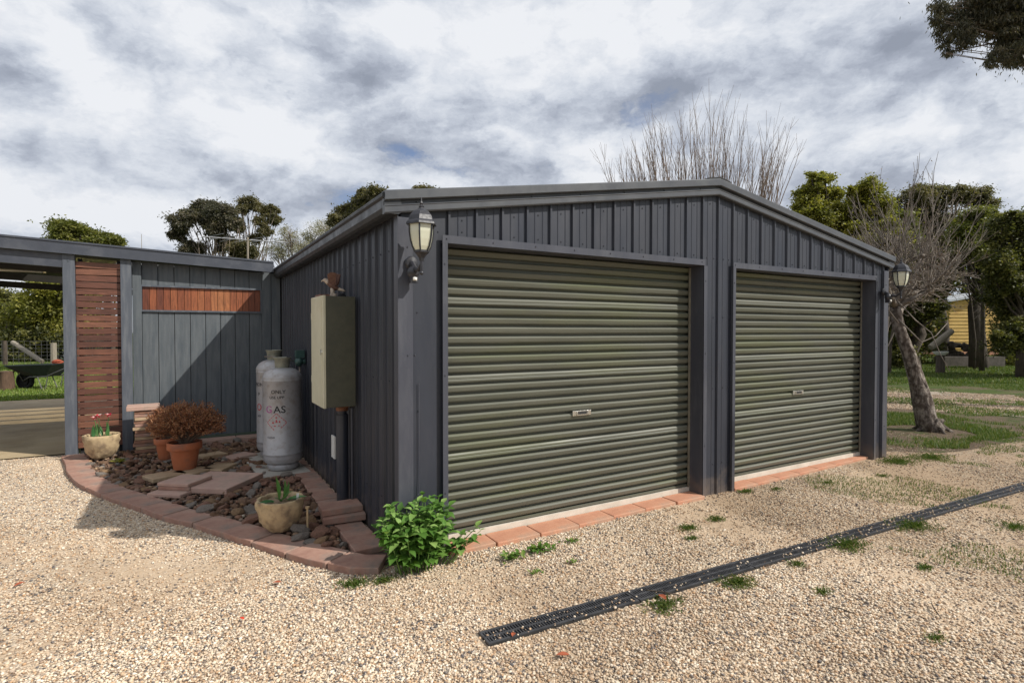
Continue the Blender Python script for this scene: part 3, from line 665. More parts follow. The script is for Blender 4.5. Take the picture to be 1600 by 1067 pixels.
# ================================================================== CARPORT, SCREEN, FENCE
cp = thing('carport', 'flat roofed dark carport joined to the garage, open at the left', 'carport', (-4, 8, 0))
def fz(x): return 2.64 - (x + .08) * .045
mb = MB(); n = 1
a, b = (-9.2, 5.20), (-.15, 5.20)
mb.sweep([(0, 0, 0), (0, -.0, -.16), (0, .03, -.16), (0, .03, 0)], (a[0], a[1], fz(a[0])), (b[0], b[1], fz(b[0])))
mb.sweep([(0, -.012, .002), (0, -.012, -.02), (0, .05, -.02), (0, .05, .002)], (a[0], a[1], fz(a[0])), (b[0], b[1], fz(b[0])))
obj('fascia', mb, fascia_m, cp)
mb = MB(); mb.sweep([(0, 0, -.165), (0, 0, -.33), (0, .06, -.33), (0, .06, -.165)], (-9.2, 5.265, fz(-9.2)), (-2.60, 5.265, fz(-2.6)))
obj('front_beam', mb, fascia_m, cp); mb = MB()
for y in (6.65, 9.2, 11.9): mb.sweep([(0, 0, -.17), (0, 0, -.30), (0, .05, -.30), (0, .05, -.17)], (-9.2, y, fz(-9.2)), (-.2, y, fz(-.2)))
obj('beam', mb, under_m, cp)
def roofbit(mb, x0, x1, ya, yb, zo, th): mb.sweep([(0, ya, zo), (0, ya, zo - th), (0, yb, zo - th), (0, yb, zo)], (x0, 5.2, fz(x0)), (x1, 5.2, fz(x1)))
mb = MB()
for x0, x1, ya, yb in ((-9.2, -3.6, .05, 6.9), (-.7, -.2, .05, 6.9), (-3.6, -.7, .05, 1.5), (-3.6, -.7, 3.9, 6.9)): roofbit(mb, x0, x1, ya, yb, -.03, .02)
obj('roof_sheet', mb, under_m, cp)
m_, t_, p_, o_ = mk('added clear roofing'); p_.inputs['Base Color'].default_value = (.8, .75, .6, 1); tr_ = t_.n('ShaderNodeBsdfTransparent'); tr_.inputs[0].default_value = (.9, .85, .72, 1); mx_ = t_.n('ShaderNodeMixShader'); mx_.inputs[0].default_value = .7
t_.l(p_.outputs[0], mx_.inputs[1]); t_.l(tr_.outputs[0], mx_.inputs[2]); t_.l(mx_.outputs[0], o_.inputs[0])
mb = MB(); mb.add([(-3.6, 6.7, fz(-3.6) - .035), (-.7, 6.7, fz(-.7) - .035), (-.7, 9.1, fz(-.7) - .035), (-3.6, 9.1, fz(-3.6) - .035)], [(0, 1, 2, 3)]); obj('added_skylight', mb, m_, cp)  # unseen clear panel, added to let sun through onto the carport floor
mb = MB()
for y in (7.25, 7.9, 8.55): mb.sweep([(0, 0, -.06), (0, 0, -.14), (0, .09, -.14), (0, .09, -.06)], (-3.6, y, fz(-3.6)), (-.7, y, fz(-.7)))
obj('batten', mb, under_m, cp)  # crossbars added under the clear panel to break its sunlight into stripes
mb = MB()
for k in range(44):
    if -3.6 < -9.1 + .2 * k < -.7: continue
    mb.sweep([(0, .08, -.047), (0, 6.85, -.047), (0, 6.85, -.062), (0, .08, -.062)], (-9.1 + .2 * k, 5.2, fz(-9.1 + .2 * k)), (-9.1 + .2 * k + .04, 5.2, fz(-9.1 + .2 * k + .04)))
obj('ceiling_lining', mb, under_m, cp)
for x, y, w in ((-2.565, 5.262, .062), (-8.9, 5.262, .062), (-8.9, 11.9, .05), (-2.8, 11.9, .05)):
    zt = fz(x) - .162 if y < 6 else fz(x) - .17
    mb = MB(); mb.box(x - w, x + w, y - .004, y + .10, -.02, zt)
    if y < 6: screws(mb, [(x, y - .004, zt - .08)], r=.012)
    obj('post', mb, postm, cp, bevel=.004)
for (p0, p1) in ((( -4.6, 8.2), (-3.28, 8.2)), ((-4.0, 10.3), (-2.9, 10.3))):
    z = fz(-4) - .19
    t0 = thing('fluorescent_light', 'cream fluorescent batten light under the carport roof, ' + ('nearer one' if p0[1] < 9 else 'farther one'), 'ceiling light', (p0[0], p0[1], z), 'batten lights under the carport roof')
    obj('batten', MB().box(p0[0], p1[0], p0[1] - .06, p0[1] + .06, z, z + .06), batten_m, t0, bevel=.004)
    obj('lamp_tube', MB().tube([(p0[0] + .04, p0[1], z - .03), (p1[0] - .04, p0[1], z - .03)], .019, 10), white_m, t0, smooth=True)
    obj('lamp_holder', MB().box(p0[0], p0[0] + .03, p0[1] - .02, p0[1] + .02, z - .05, z - .001).box(p1[0] - .03, p1[0], p0[1] - .02, p0[1] + .02, z - .05, z - .001), batten_m, t0)

sc = thing('slatted_screen', 'tall red brown screen of horizontal timber slats beside the carport post', 'screen', (-2.25, 5.3, 0))
mb = MB(); z = .10; k = 0
while z < 2.50:
    h = .0755 + random.uniform(-.002, .002); dy = random.uniform(0, .004); tl = random.uniform(-.004, .004)
    x0, x1 = -2.50, -2.027
    mb.add([(x0, 5.30 + dy, z + tl), (x1, 5.30 + dy, z - tl), (x1, 5.322 + dy, z - tl), (x0, 5.322 + dy, z + tl), (x0, 5.30 + dy, z + h + tl), (x1, 5.30 + dy, z + h - tl), (x1, 5.322 + dy, z + h - tl), (x0, 5.322 + dy, z + h + tl)],
           [(0, 3, 2, 1), (4, 5, 6, 7), (0, 1, 5, 4), (1, 2, 6, 5), (2, 3, 7, 6), (3, 0, 4, 7)])
    z += h + .0105 + (.014 if k == 14 else 0); k += 1
obj('slats', mb, slat_h, sc, bevel=.002)
obj('backing_rail', MB().box(-2.48, -2.44, 5.34, 5.40, 0, 2.55).box(-2.07, -2.03, 5.34, 5.40, 0, 2.55), dark_m, sc)

fn = thing('plank_fence', 'grey painted vertical board fence between the carport and garage', 'fence', (-1.1, 5.4, 0))
obj('fence_post', MB().box(-2.025, -1.905, 5.255, 5.36, -.02, fz(-2) - .162), postm, fn, bevel=.004)
obj('fence_post', MB().box(-1.902, -1.80, 5.35, 5.385, -.02, fz(-1.9) - .162), timber_m, fn, bevel=.003)
xs = np.arange(-1.797, -.06, .1905); WX0, WX1, WZ0, WZ1 = -1.797, -.30, 1.90, 2.235
for x in xs:
    x1 = min(x + .184, -.04); mb = MB(); dy = random.uniform(0, .006)
    if x < WX1 - .03:
        x1 = min(x1, WX1); mb.box(x, x1, 5.39 + dy, 5.415 + dy, .10, WZ0 - .004); mb.box(x, x1, 5.39 + dy, 5.415 + dy, WZ1 + .004, fz(x) - .162)
        obj('board', mb, timber_m, fn, bevel=.003)
for x in (-.297, -.165):
    obj('board', MB().box(x, x + .125, 5.37, 5.40, .08, fz(x) - .162), timber_m, fn, bevel=.003)
obj('gap_blocker_sheet', MB().box(-1.9, -.03, 5.45, 5.47, .05, 2.52), dark_m, fn)  # unseen dark sheet added to stop light showing between the boards
obj('window_trim', MB().box(WX0 - .012, WX1 + .0, 5.365, 5.388, WZ1 - .014, WZ1 + .01).box(WX0 - .012, WX1, 5.365, 5.388, WZ0 - .02, WZ0 + .004).box(WX0 - .012, WX0 + .004, 5.366, 5.387, WZ0 + .0045, WZ1 - .0145).box(WX1 - .016, WX1 + .0, 5.366, 5.387, WZ0 + .0045, WZ1 - .0145), postm, fn)
mb = MB(); x = WX0 + .006
while x < WX1 - .02:
    w = .078; mb.box(x, min(x + w, WX1 - .018), 5.396, 5.41, WZ0 + .002, WZ1 - .002); x += w + .0045
obj('cedar_panel', mb, slat_v, fn, bevel=.0015)
obj('bottom_rail', MB().box(-1.79, -.05, 5.355, 5.385, .075, .115), pm('green painted rail', (.06, .09, .06), (.09, .11, .08), 8, .7), fn)

# ================================================================== PAVERS
def paver_poly(name, poly, z0, z1, mat, lab, grp=None, cat='paver', tilt=0):
    cx = sum(p[0] for p in poly) / len(poly); cy = sum(p[1] for p in poly) / len(poly)
    m = MB(); m.prism(poly, z0, z1); m.v = [(x, y, z + (x - cx) * tilt) for x, y, z in m.v]
    o = obj(name, m, mat, bevel=.007, loc=(cx, cy, z0)); return tag(o, lab, cat, grp)
def rect(cx, cy, w, d, ang):
    c, s = math.cos(ang), math.sin(ang); return [(cx + a * w / 2 * c - b * d / 2 * s, cy + a * w / 2 * s + b * d / 2 * c) for a, b in ((-1, -1), (1, -1), (1, 1), (-1, 1))]
def rnd_poly(p, e=.006): return [(x + random.uniform(-e, e), y + random.uniform(-e, e)) for x, y in p]
# curved edging: resample the outer line
pts = [Vector((*p, 0)) for p in BED_OUT]; L = [0]
for a, b in zip(pts, pts[1:]): L.append(L[-1] + (b - a).length)
def along(s):
    s = max(0, min(L[-1] - 1e-6, s))
    for i in range(len(L) - 1):
        if L[i] <= s <= L[i + 1]: return pts[i].lerp(pts[i + 1], (s - L[i]) / (L[i + 1] - L[i]))
NE = 15; stp = L[-1] / NE
ORD = ['first', 'second', 'third', 'fourth', 'fifth', 'sixth', 'seventh', 'eighth', 'ninth', 'tenth', 'eleventh', 'twelfth', 'thirteenth', 'fourteenth', 'fifteenth', 'sixteenth']
def nrm(s):
    d = (along(s + .15) - along(s - .15)).normalized(); return Vector((-d.y, d.x, 0))
for i in range(NE):
    s0, s1 = i * stp + .004, (i + 1) * stp - .004; w = .235
    P = [along(s0), along((s0 + s1) / 2), along(s1), along(s1) + nrm(s1) * w, along((s0 + s1) / 2) + nrm((s0 + s1) / 2) * w, along(s0) + nrm(s0) * w]
    paver_poly('edging_paver', rnd_poly([(p.x, p.y) for p in P]), -.02, .042 + random.uniform(-.004, .004), edge_m,
               f'flat terracotta edging paver, {ORD[i]} along the curve from the carport post', 'curved row of edging pavers', tilt=random.uniform(-.01, .01))
for i in range(7):
    y0 = .25 + i * .46
    paver_poly('wall_paver', rnd_poly([(-.26, y0), (-.045, y0), (-.045, y0 + .45), (-.26, y0 + .45)]), -.02, .045 + random.uniform(-.004, .004), edge_m,
               f'red paver along the garage side wall, {ORD[i]} from the front corner', 'pavers along the garage side wall')
for i in range(4):
    x0 = -1.75 + i * .36
    paver_poly('wall_paver', rnd_poly([(x0, 5.13), (x0 + .352, 5.13), (x0 + .352, 5.34), (x0, 5.34)]), 0, .085, pink_m,
               f'pink paver at the foot of the board fence, {ORD[i]} from the brick stack', 'pavers at the foot of the fence')
for nm, a, b, n, side in (('left', A1, B1, 7, 0), ('right', A2, B2, 7, 1)):
    w = (b - a) / n
    for i in range(n):
        x0 = a + i * w
        if side: yf = -.045 + .085 * i / n
        else: yf = -.075 - .02 * math.sin(i)
        paver_poly('threshold_tile', rnd_poly([(x0 + .004, yf), (x0 + w - .004, yf), (x0 + w - .004, .130), (x0 + .004, .130)], .003), -.03, .026 + random.uniform(-.002, .002), brick_m,
                   f'orange terracotta tile under the {nm} roller door, {ORD[i]} from the left', f'tiles under the {nm} roller door', cat='tile')
paver_poly('stepping_slab', rect(-1.02, 2.68, .62, .62, rad(52)), .045, .10, pink_m, 'large smooth pink stepping slab in the rock bed', cat='slab')
paver_poly('square_paver', rect(-1.37, 2.62, .36, .36, rad(50)), .035, .07, pink_m, 'pink square paver at the bottom of the stack of three', 'stacked square pavers')
paver_poly('square_paver', rect(-1.30, 2.70, .34, .34, rad(52)), .071, .105, edge_m, 'dull red square paver in the middle of the stack of three', 'stacked square pavers')
paver_poly('square_paver', rect(-1.305, 2.705, .34, .34, rad(50)), .106, .14, pink_m, 'weathered pink square paver on top of the stack of three', 'stacked square pavers')
for i, (x, y, w, d, a, l) in enumerate(((-1.50, 3.30, .34, .28, 20, 'left of the terracotta pot'), (-1.22, 3.36, .3, .3, 40, 'directly under the terracotta pot'), (-.96, 3.42, .32, .26, 55, 'right of the terracotta pot'), (-1.02, 4.2, .3, .2, 20, 'in the rocks behind the russet shrub'), (-.72, 3.95, .3, .2, 30, 'pinkish, in the rocks before the cylinders'))):
    paver_poly('sandstone_paver', rnd_poly(rect(x, y, w, d, rad(a)), .03), .03, .075, sand_m if i < 4 else pink_m, 'small sandy flagstone ' + l, 'small flagstones in the bed')
paver_poly('loose_brick', rect(-.17, .98, .23, .34, rad(84)), .05, .105, edge_m, 'lower red brick of the pair beside the conduit', 'two stacked bricks by the conduit', 'brick')
paver_poly('loose_brick', rect(-.18, 1.03, .22, .33, rad(88)), .107, .16, edge_m, 'upper red brick of the pair beside the conduit', 'two stacked bricks by the conduit', 'brick')
o = obj('cylinder_base', MB().prism(rect(-.40, 3.42, .52, 1.35, rad(4)), 0, .05), conc_m, bevel=.006); tag(o, 'low concrete slab under the gas cylinders', 'slab')
# slate pillar with paver cap
for i in range(13):
    z = .05 + i * .042; w = .25 + random.uniform(-.03, .03)
    tag(obj('stacked_slate', MB().prism(rnd_poly(rect(-1.74 + random.uniform(-.015, .015), 4.93, w, .24, rad(random.uniform(-6, 6))), .012), z, z + .038), (rock_ms[1], sand_m, edge_m)[i % 3], bevel=.005, loc=(-1.74, 4.93, z)),
        f'thin rough slab in the brick stack by the fence, {ORD[i]} from the bottom', 'slab', 'slabs of the brick stack by the fence')
paver_poly('cap_paver', rect(-1.77, 4.93, .36, .3, rad(2)), .598, .655, pink_m, 'pink paver capping the stack of slabs by the fence')

# ================================================================== ROCK BED
sheet('garden_soil', [(p[0] + .1, p[1] + .1) for p in BED_OUT] + [(-.04, -.0), (-.04, 5.34), (-2.4, 5.34)], .006, soil_m)
def rock_mesh(seed, sc_):
    r_ = random.Random(seed); import bmesh
    bm = bmesh.new(); bmesh.ops.create_icosphere(bm, subdivisions=2, radius=1)
    for v in bm.verts:
        p = v.co.copy(); d = noise.noise(p * 1.1 + Vector((seed * 3.1, 0, 0))) * .55 + noise.noise(p * 3 + Vector((0, seed, 0))) * .14
        v.co = p * (1 + d); v.co.x *= sc_[0]; v.co.y *= sc_[1]; v.co.z *= sc_[2]
        for ax, s, lim in ((2, 1, sc_[2] * .72), (0, 1, sc_[0] * .8), (1, -1, sc_[1] * .8)):
            if v.co[ax] * s > lim: v.co[ax] = s * (lim + (v.co[ax] * s - lim) * .2)
    me = bpy.data.meshes.new('rock'); bm.to_mesh(me); bm.free(); me.attributes.new('rnd', 'FLOAT', 'FACE')
    me.polygons.foreach_set('use_smooth', [True] * len(me.polygons)); me.set_sharp_from_angle(angle=rad(28)); return me
RM = []
for k in range(12):
    me = rock_mesh(k + 1, (1, random.uniform(.55, .9), random.uniform(.35, .6))); me.materials.append(rock_ms[(0, 1, 0, 2, 1, 3, 0, 1, 2, 0, 1, 3)[k]]); RM.append(me)
INNER = [(-2.42, 5.12), (-2.17, 3.9), (-1.92, 3.28), (-1.61, 2.66), (-1.34, 2.12), (-1.11, 1.7), (-.9, 1.3), (-.56, .72), (-.42, .42), (-.27, .30), (-.28, 5.1)]
AVOID = [(-1.03, 2.68, .36), (-1.34, 2.64, .3), (-1.33, 3.44, .24), (-1.5, 3.3, .17), (-.96, 3.42, .16), (-.343, 3.06, .27), (-.335, 3.8, .27), (-.66, 1.06, .19), (-2.2, 4.75, .2), (-1.74, 4.93, .2), (-1.50, 4.35, .16), (-.17, 1.0, .2)]
names = {0: 'dark brown ironstone rock lying in the paved garden bed', 1: 'reddish brown rock lying in the paved garden bed', 2: 'grey slate rock lying in the paved garden bed', 3: 'tan orange rock lying in the paved garden bed'}
SPOTS = [(-2.1, 4.4, 'near the tulip pot'), (-1.62, 4.7, 'at the foot of the slab stack'), (-1.7, 3.6, 'left of the terracotta pots'), (-.9, 4.5, 'between the shrubs and the fence'), (-.85, 3.6, 'just left of the gas cylinders'),
         (-1.6, 2.75, 'against the square paver stack'), (-1.1, 2.0, 'in front of the pink stepping slab'), (-.5, 2.3, 'between the slab and the wall pavers'), (-.95, 1.45, 'left of the bulb pot'), (-.45, 1.5, 'behind the bulb pot'), (-.42, .8, 'around the wooden stake'), (-.35, .45, 'in the front tip of the bed')]
mi = (0, 1, 0, 2, 1, 3, 0, 1, 2, 0, 1, 3); placed = []; tries = 0
while len(placed) < 285 and tries < 20000:
    tries += 1; x, y = random.uniform(-2.4, -.28), random.uniform(.3, 5.1)
    r = random.uniform(.034, .074) * (1.15 if y < 1.6 else 1)
    if not pin(INNER, x, y) or any((x - a) ** 2 + (y - b) ** 2 < (c + r * .3) ** 2 for a, b, c in AVOID): continue
    if any((x - a) ** 2 + (y - b) ** 2 < ((r + c) * .62) ** 2 for a, b, c in placed): continue
    placed.append((x, y, r)); k = random.randrange(12)
    o = bpy.data.objects.new('rock', RM[k]); C.objects.link(o); o.location = (x, y, .01 + r * .38 + random.uniform(0, .02)); o.scale = (r, r, r)
    o.rotation_euler = (random.uniform(-.4, .4), random.uniform(-.4, .4), random.uniform(0, 6.28)); 
    spot = min(SPOTS, key=lambda q: (q[0] - x) ** 2 + (q[1] - y) ** 2)[2]; lab = names[mi[k]].replace('lying in the paved garden bed', spot); tag(o, lab, 'rock', lab.replace(' rock ', ' rocks '))
# small rubble between
rub = attrmat('small rock rubble', [(0, (.08, .05, .035)), (.4, (.17, .10, .065)), (.6, (.24, .13, .08)), (.8, (.16, .145, .13)), (.93, (.34, .2, .1)), (1, (.42, .36, .28))], .9)
def bed_sample(n):
    out = []
    while len(out) < n:
        x, y = random.uniform(-2.5, -.2), random.uniform(.2, 5.2)
        if pin(INNER, x, y) and not any((x - a) ** 2 + (y - b) ** 2 < (c * .7) ** 2 for a, b, c in AVOID[:1]): out.append((x, y, .012 + random.random() * .02))
    return np.array(out)
so_ = stones(2600, bed_sample, .015, .04, 'rock_rubble'); so_.data.materials[0] = rub; tag(so_, 'small brown rubble filling the gaps between the bed rocks', 'rubble', kind='stuff')

# ================================================================== LEAVES
def leaf_pts(L_, w, fold=.25, droop=.3):
    """ovate leaf along +X, 4 segments"""
    P = []
    for t_, ww in ((0, .05), (.25, .8), (.5, 1), (.75, .62), (1, 0)):
        z = -droop * L_ * t_ * t_
        P.append([(L_ * t_, -w * ww, z + fold * w * ww), (L_ * t_, 0, z), (L_ * t_, w * ww, z + fold * w * ww)])
    return P
def add_leaf(mb, base, d, up, L_, w, fold=.3, droop=.3, r=None):
    d = Vector(d).normalized(); s = Vector(up).cross(d)
    if s.length < .01: s = Vector((1, 0, 0)).cross(d)
    s.normalize(); u = d.cross(s); P = leaf_pts(L_, w, fold, droop); vs = []
    for row in P:
        for x, y, z in row: vs.append(Vector(base) + d * x + s * y + u * z)
    fs = []
    for i in range(4):
        for j in range(2): q = i * 3 + j; fs.append((q, q + 1, q + 4, q + 3))
    mb.add(vs, fs, random.random() if r is None else r)
def rdir(zlo=-1, zhi=1):
    z = random.uniform(zlo, zhi); a = random.uniform(0, 6.283); q = math.sqrt(max(0, 1 - z * z)); return Vector((q * math.cos(a), q * math.sin(a), z))

# corner plant
pl = thing('leafy_plant', 'bright green broadleaf plant at the front corner of the garage', 'plant', (.1, -.15, 0))
lv, st = MB(), MB()
for k in range(60):
    a = random.uniform(0, 6.283); rr = .31 * math.sqrt(random.random()); top = Vector((.06 + math.cos(a) * rr * 1.0, -.17 + math.sin(a) * rr * .62, .50 * (1 - (rr / .36) ** 2 * .55) * random.uniform(.7, 1.08)))
    if k > 51: top = Vector((random.uniform(.32, .52), random.uniform(-.28, -.14), random.uniform(.12, .22)))
    b0 = Vector((top.x * .55 + .03, -.15 + (top.y + .15) * .4, 0)); mid = b0.lerp(top, .5) + Vector((0, 0, .03))
    st.tube([b0, mid, top], [.004, .0035, .002], 5); n = max(3, int(top.z / .05))
    for j in range(n):
        f = 1 - j / n * .96; p = b0.lerp(top, f) + Vector((0, 0, .03 * math.sin(f * 3.1))); a0 = j * 1.57 + k
        for s in (0, math.pi):
            el = random.uniform(.05, .6) if j else random.uniform(.5, 1.1); L_ = random.uniform(.04, .105) * (1 if j else .7)
            dd = Vector((math.cos(a0 + s) * math.cos(el), math.sin(a0 + s) * math.cos(el), math.sin(el)))
            add_leaf(lv, p, dd, (0, 0, 1), L_, L_ * .33, .35, random.uniform(.2, .6))
obj('leaves', lv, lf_plant, pl, smooth=True); obj('stems', st, lf_plant, pl)

# weeds and grass tufts
def tuft(x, y, r, h, n, kind, lab, grp):
    m = MB()
    for i in range(int(n * 2.0) if kind == 'grass' else n):
        a = random.uniform(0, 6.283); q = r * math.sqrt(random.random()); q = min(abs(random.gauss(0, .5)), .95) * r; b = Vector((x + q * math.cos(a) * 1.3 + .15 * r * math.sin(i * 2.4), y + q * math.sin(a) * .9, 0)); d = rdir(.35, .95); hh = h * random.uniform(.4, 1)
        if kind == 'grass':
            s = Vector((-d.y, d.x, 0)); s = s.normalized() * .0030 if s.length > .01 else Vector((.002, 0, 0)); e = b + d * hh + Vector((d.x, d.y, -.1)) * hh * .4; md = b + d * hh * .6
            m.add([b - s, b + s, md + s * .8, e, md - s * .8], [(0, 1, 2, 3, 4)])
        else: add_leaf(m, b + Vector((0, 0, random.uniform(0, h * .5))), d, (0, 0, 1), hh, hh * .32)
    o = obj('grass_tuft' if kind == 'grass' else 'weed', m, lf_grass if kind == 'grass' else lf_weed, loc=(x, y, 0)); tag(o, lab, 'grass tuft' if kind == 'grass' else 'weed', grp)
for i, (px_, x, y, r, h, n, k, l) in enumerate((
    (0, .70, -.34, .09, .05, 50, 'weed', 'sprouting weed on the gravel just right of the leafy corner plant'),
    (0, .95, -.33, .12, .055, 70, 'weed', 'widest broadleaf weed before the left roller door'),
    (0, 1.25, -.30, .08, .035, 36, 'weed', 'thin broadleaf weed before the left roller door tiles'),
    (0, .72, -.62, .05, .03, 24, 'weed', 'tiny weed alone on the gravel left of the drain'),
    (0, 1.02, -.62, .04, .03, 18, 'weed', 'tiny weed halfway between tiles and drain'),
    (0, 2.25, -.55, .10, .04, 110, 'grass', 'nearer grass tuft on the gravel before the middle of the garage'),
    (0, 2.62, -.52, .08, .04, 90, 'grass', 'grass tuft on bare gravel before the garage middle pier'),
    (0, 2.1, -.72, .05, .03, 60, 'grass', 'small grass tuft nearest the drain before the left door'),
    (0, 1.12, -1.38, .12, .04, 160, 'grass', 'grass tuft on the near edge of the drain, closest to its end'),
    (0, 1.75, -1.40, .12, .045, 170, 'grass', 'thick grass tuft at the near edge of the drain, second from its end'),
    (0, 2.35, -1.42, .07, .03, 80, 'grass', 'small tuft beside the middle of the drain'),
    (0, 3.0, -1.41, .16, .05, 220, 'grass', 'long grass tuft lining the middle of the drain'),
    (0, 3.9, -1.46, .2, .05, 240, 'grass', 'large grass tuft lining the far half of the drain'),
    (0, 2.1, -1.75, .06, .03, 70, 'grass', 'small tuft standing off the near side of the drain'),
    (0, 3.05, -1.9, .07, .03, 70, 'grass', 'tuft on the gravel right of the drain, half way up'),
    (0, 2.1, -2.35, .06, .025, 60, 'grass', 'dry small tuft in the right foreground gravel'),
    (0, 4.6, -1.9, .2, .04, 160, 'grass', 'spreading tuft on the gravel beyond the drain at right'),
    (0, -.38, -.17, .09, .045, 130, 'grass', 'grass tuft against the edging tip left of the leafy plant'),
    (0, -.20, -.22, .07, .04, 90, 'grass', 'grass tuft between the edging tip and the leafy plant'),
    (0, 3.55, -.12, .08, .04, 70, 'grass', 'tuft at the foot of the middle pier'),
    (0, 3.9, -.22, .08, .03, 60, 'grass', 'thin tuft before the left end of the right door'),
    (0, 4.6, -.35, .10, .03, 70, 'grass', 'thin tuft before the middle of the right door'),
    (0, 6.3, -.25, .25, .05, 330, 'grass', 'broad grass patch at the right corner of the garage'),
    (0, 6.9, -.35, .25, .05, 330, 'grass', 'broad grass patch on the gravel right of the garage corner'),
    (0, 5.4, -.5, .10, .03, 70, 'grass', 'thin tuft before the right end of the right door'),
)): tuft(x, y, r, h, n, k, l, 'weeds in the gravel')
# lawns: blades nobody could count
def blades(name, lab, pts, h, mat, wid=.004):
    n = len(pts); P = np.array(pts); a = rng.random(n) * 6.283; hh = h * rng.uniform(.4, 1.1, n); ln = rng.uniform(.1, .7, n)
    dx, dy = np.cos(a), np.sin(a); w = wid * rng.uniform(.7, 1.5, n)
    v0 = np.stack([P[:, 0] - dy * w, P[:, 1] + dx * w, np.zeros(n) - .005], 1); v1 = np.stack([P[:, 0] + dy * w, P[:, 1] - dx * w, np.zeros(n) - .005], 1)
    v2 = np.stack([P[:, 0] + dx * hh * ln, P[:, 1] + dy * hh * ln, hh], 1)
    V = np.stack([v0, v1, v2], 1).reshape(-1, 3); o = npobj(name, V, np.arange(3 * n).reshape(-1, 3), mat); return tag(o, lab, 'grass', kind='stuff')
L1 = []
while len(L1) < 60000:
    x, y = random.uniform(6.5, 12.5), random.uniform(-.9, 5.5)
    if y < 2.0 - (x - 6.5) * .3 - 1.8 + noise.noise((x, y, 0)) * .6: continue
    if x > 11.3 - .1 * y + noise.noise((x * .7, y, 4)) * .8: continue
    if (x - 9.0) ** 2 + (y - .55) ** 2 < .35: continue
    if noise.noise((x * .9, y * .9, 2)) + .5 * noise.noise((x * 3, y * 3, 2)) < random.uniform(-.5, .2): continue
    L1.append((x, y))
blades('lawn_grass', 'patchy green grass between the garage and the gravel track', L1, .06, lf_grass, .005)
L2 = []
while len(L2) < 60000:
    q = random.random(); D = 17 + 24 * q ** 1.2; s = random.uniform(.62, 1.0); p = CAM + FW * D + RT * D * s
    if noise.noise((p.x * .5, p.y * .5, 2)) < random.uniform(-.6, .1): continue
    if p.x < 15.6 + noise.noise((p.x * .5, p.y * .5, 7)) * .8: continue
    L2.append((p.x, p.y))
blades('lawn_grass', 'shaded green lawn beyond the gravel track at right', L2, .08, lf_grass, .012)
def track_sample(n):
    out = []
    while len(out) < n:
        D = random.uniform(11, 17.5); p = CAM + FW * D + RT * D * random.uniform(.6, 1.0)
        if pin([(10.5, -9), (20, -9), (17.3, 0), (15.9, 3.6), (14.8, 12), (9.9, 12), (11.2, 2.6), (12.2, .4), (12.6, -3)], p.x, p.y) and noise.noise((p.x * .8, p.y * .8, 5)) > random.uniform(-.5, .3): out.append((p.x, p.y, -.002))
    return np.array(out)
tag(stones(26000, track_sample, .007, .022, 'track_gravel'), 'rough grey brown stones on the worn track at right', 'gravel', kind='stuff')
L4 = []
while len(L4) < 15000:
    D = random.uniform(10.5, 17.5); p = CAM + FW * D + RT * D * random.uniform(.6, 1.0)
    if noise.noise((p.x * .6, p.y * .6, 9)) + .4 * noise.noise((p.x * 2.5, p.y * 2.5, 9)) > .08: L4.append((p.x, p.y))
blades('track_grass', 'thin grass growing through the middle of the track', L4, .05, lf_grass, .007)
L5 = []
while len(L5) < 9000:
    x, y = random.uniform(3.2, 9.5), random.uniform(-2.6, .2)
    if noise.noise((x * .7, y * .9, 19)) + .5 * noise.noise((x * 3, y * 3, 9)) > .38 - .03 * x and not (x < 6.5 and y > -.1): L5.append((x, y))
blades('sparse_grass', 'sparse weedy grass creeping over the gravel at right', L5, .028, lf_grass, .003)
lt_ = []
while len(lt_) < 2600:
    x, y = random.uniform(2.0, 10.5), random.uniform(-3.0, 1.6)
    if noise.noise((x * .6, y * .8, 29)) > .35 - .05 * x and not (x < 6.5 and y > -.1): lt_.append((x, y))
P_ = np.array(lt_); n_l = len(P_); aa = rng.random(n_l) * 6.283; ll = rng.uniform(.008, .03, n_l)[:, None]; dd_ = np.stack([np.cos(aa), np.sin(aa), rng.normal(0, .15, n_l)], 1); ss_ = np.stack([-np.sin(aa), np.cos(aa), rng.normal(0, .25, n_l)], 1) * .22
c_ = np.concatenate([P_, np.full((n_l, 1), .008)], 1); tag(npobj('leaf_litter', np.stack([c_ - dd_ * ll, c_ + ss_ * ll, c_ + dd_ * ll, c_ - ss_ * ll], 1).reshape(-1, 3), np.arange(4 * n_l).reshape(-1, 4), attrmat('brown leaf litter', [(0, (.05, .03, .02)), (.6, (.14, .08, .045)), (1, (.28, .17, .09))], .8), nf=4), 'small brown leaf litter over the right hand gravel', 'leaf litter', kind='stuff')
lf_lawn = leafm('lawn blades painted sunlit', (.09, .15, .02), (.16, .24, .035), (.28, .32, .08), .3)  # sunlit brightness and a yellower green put into the blade colour
L3 = [(random.uniform(-14, -1), 13.1 + 22 * random.random() ** 1.3) for _ in range(90000)]
blades('lawn_grass', 'sunlit green lawn seen through the open carport', L3, .06, lf_lawn, .014)

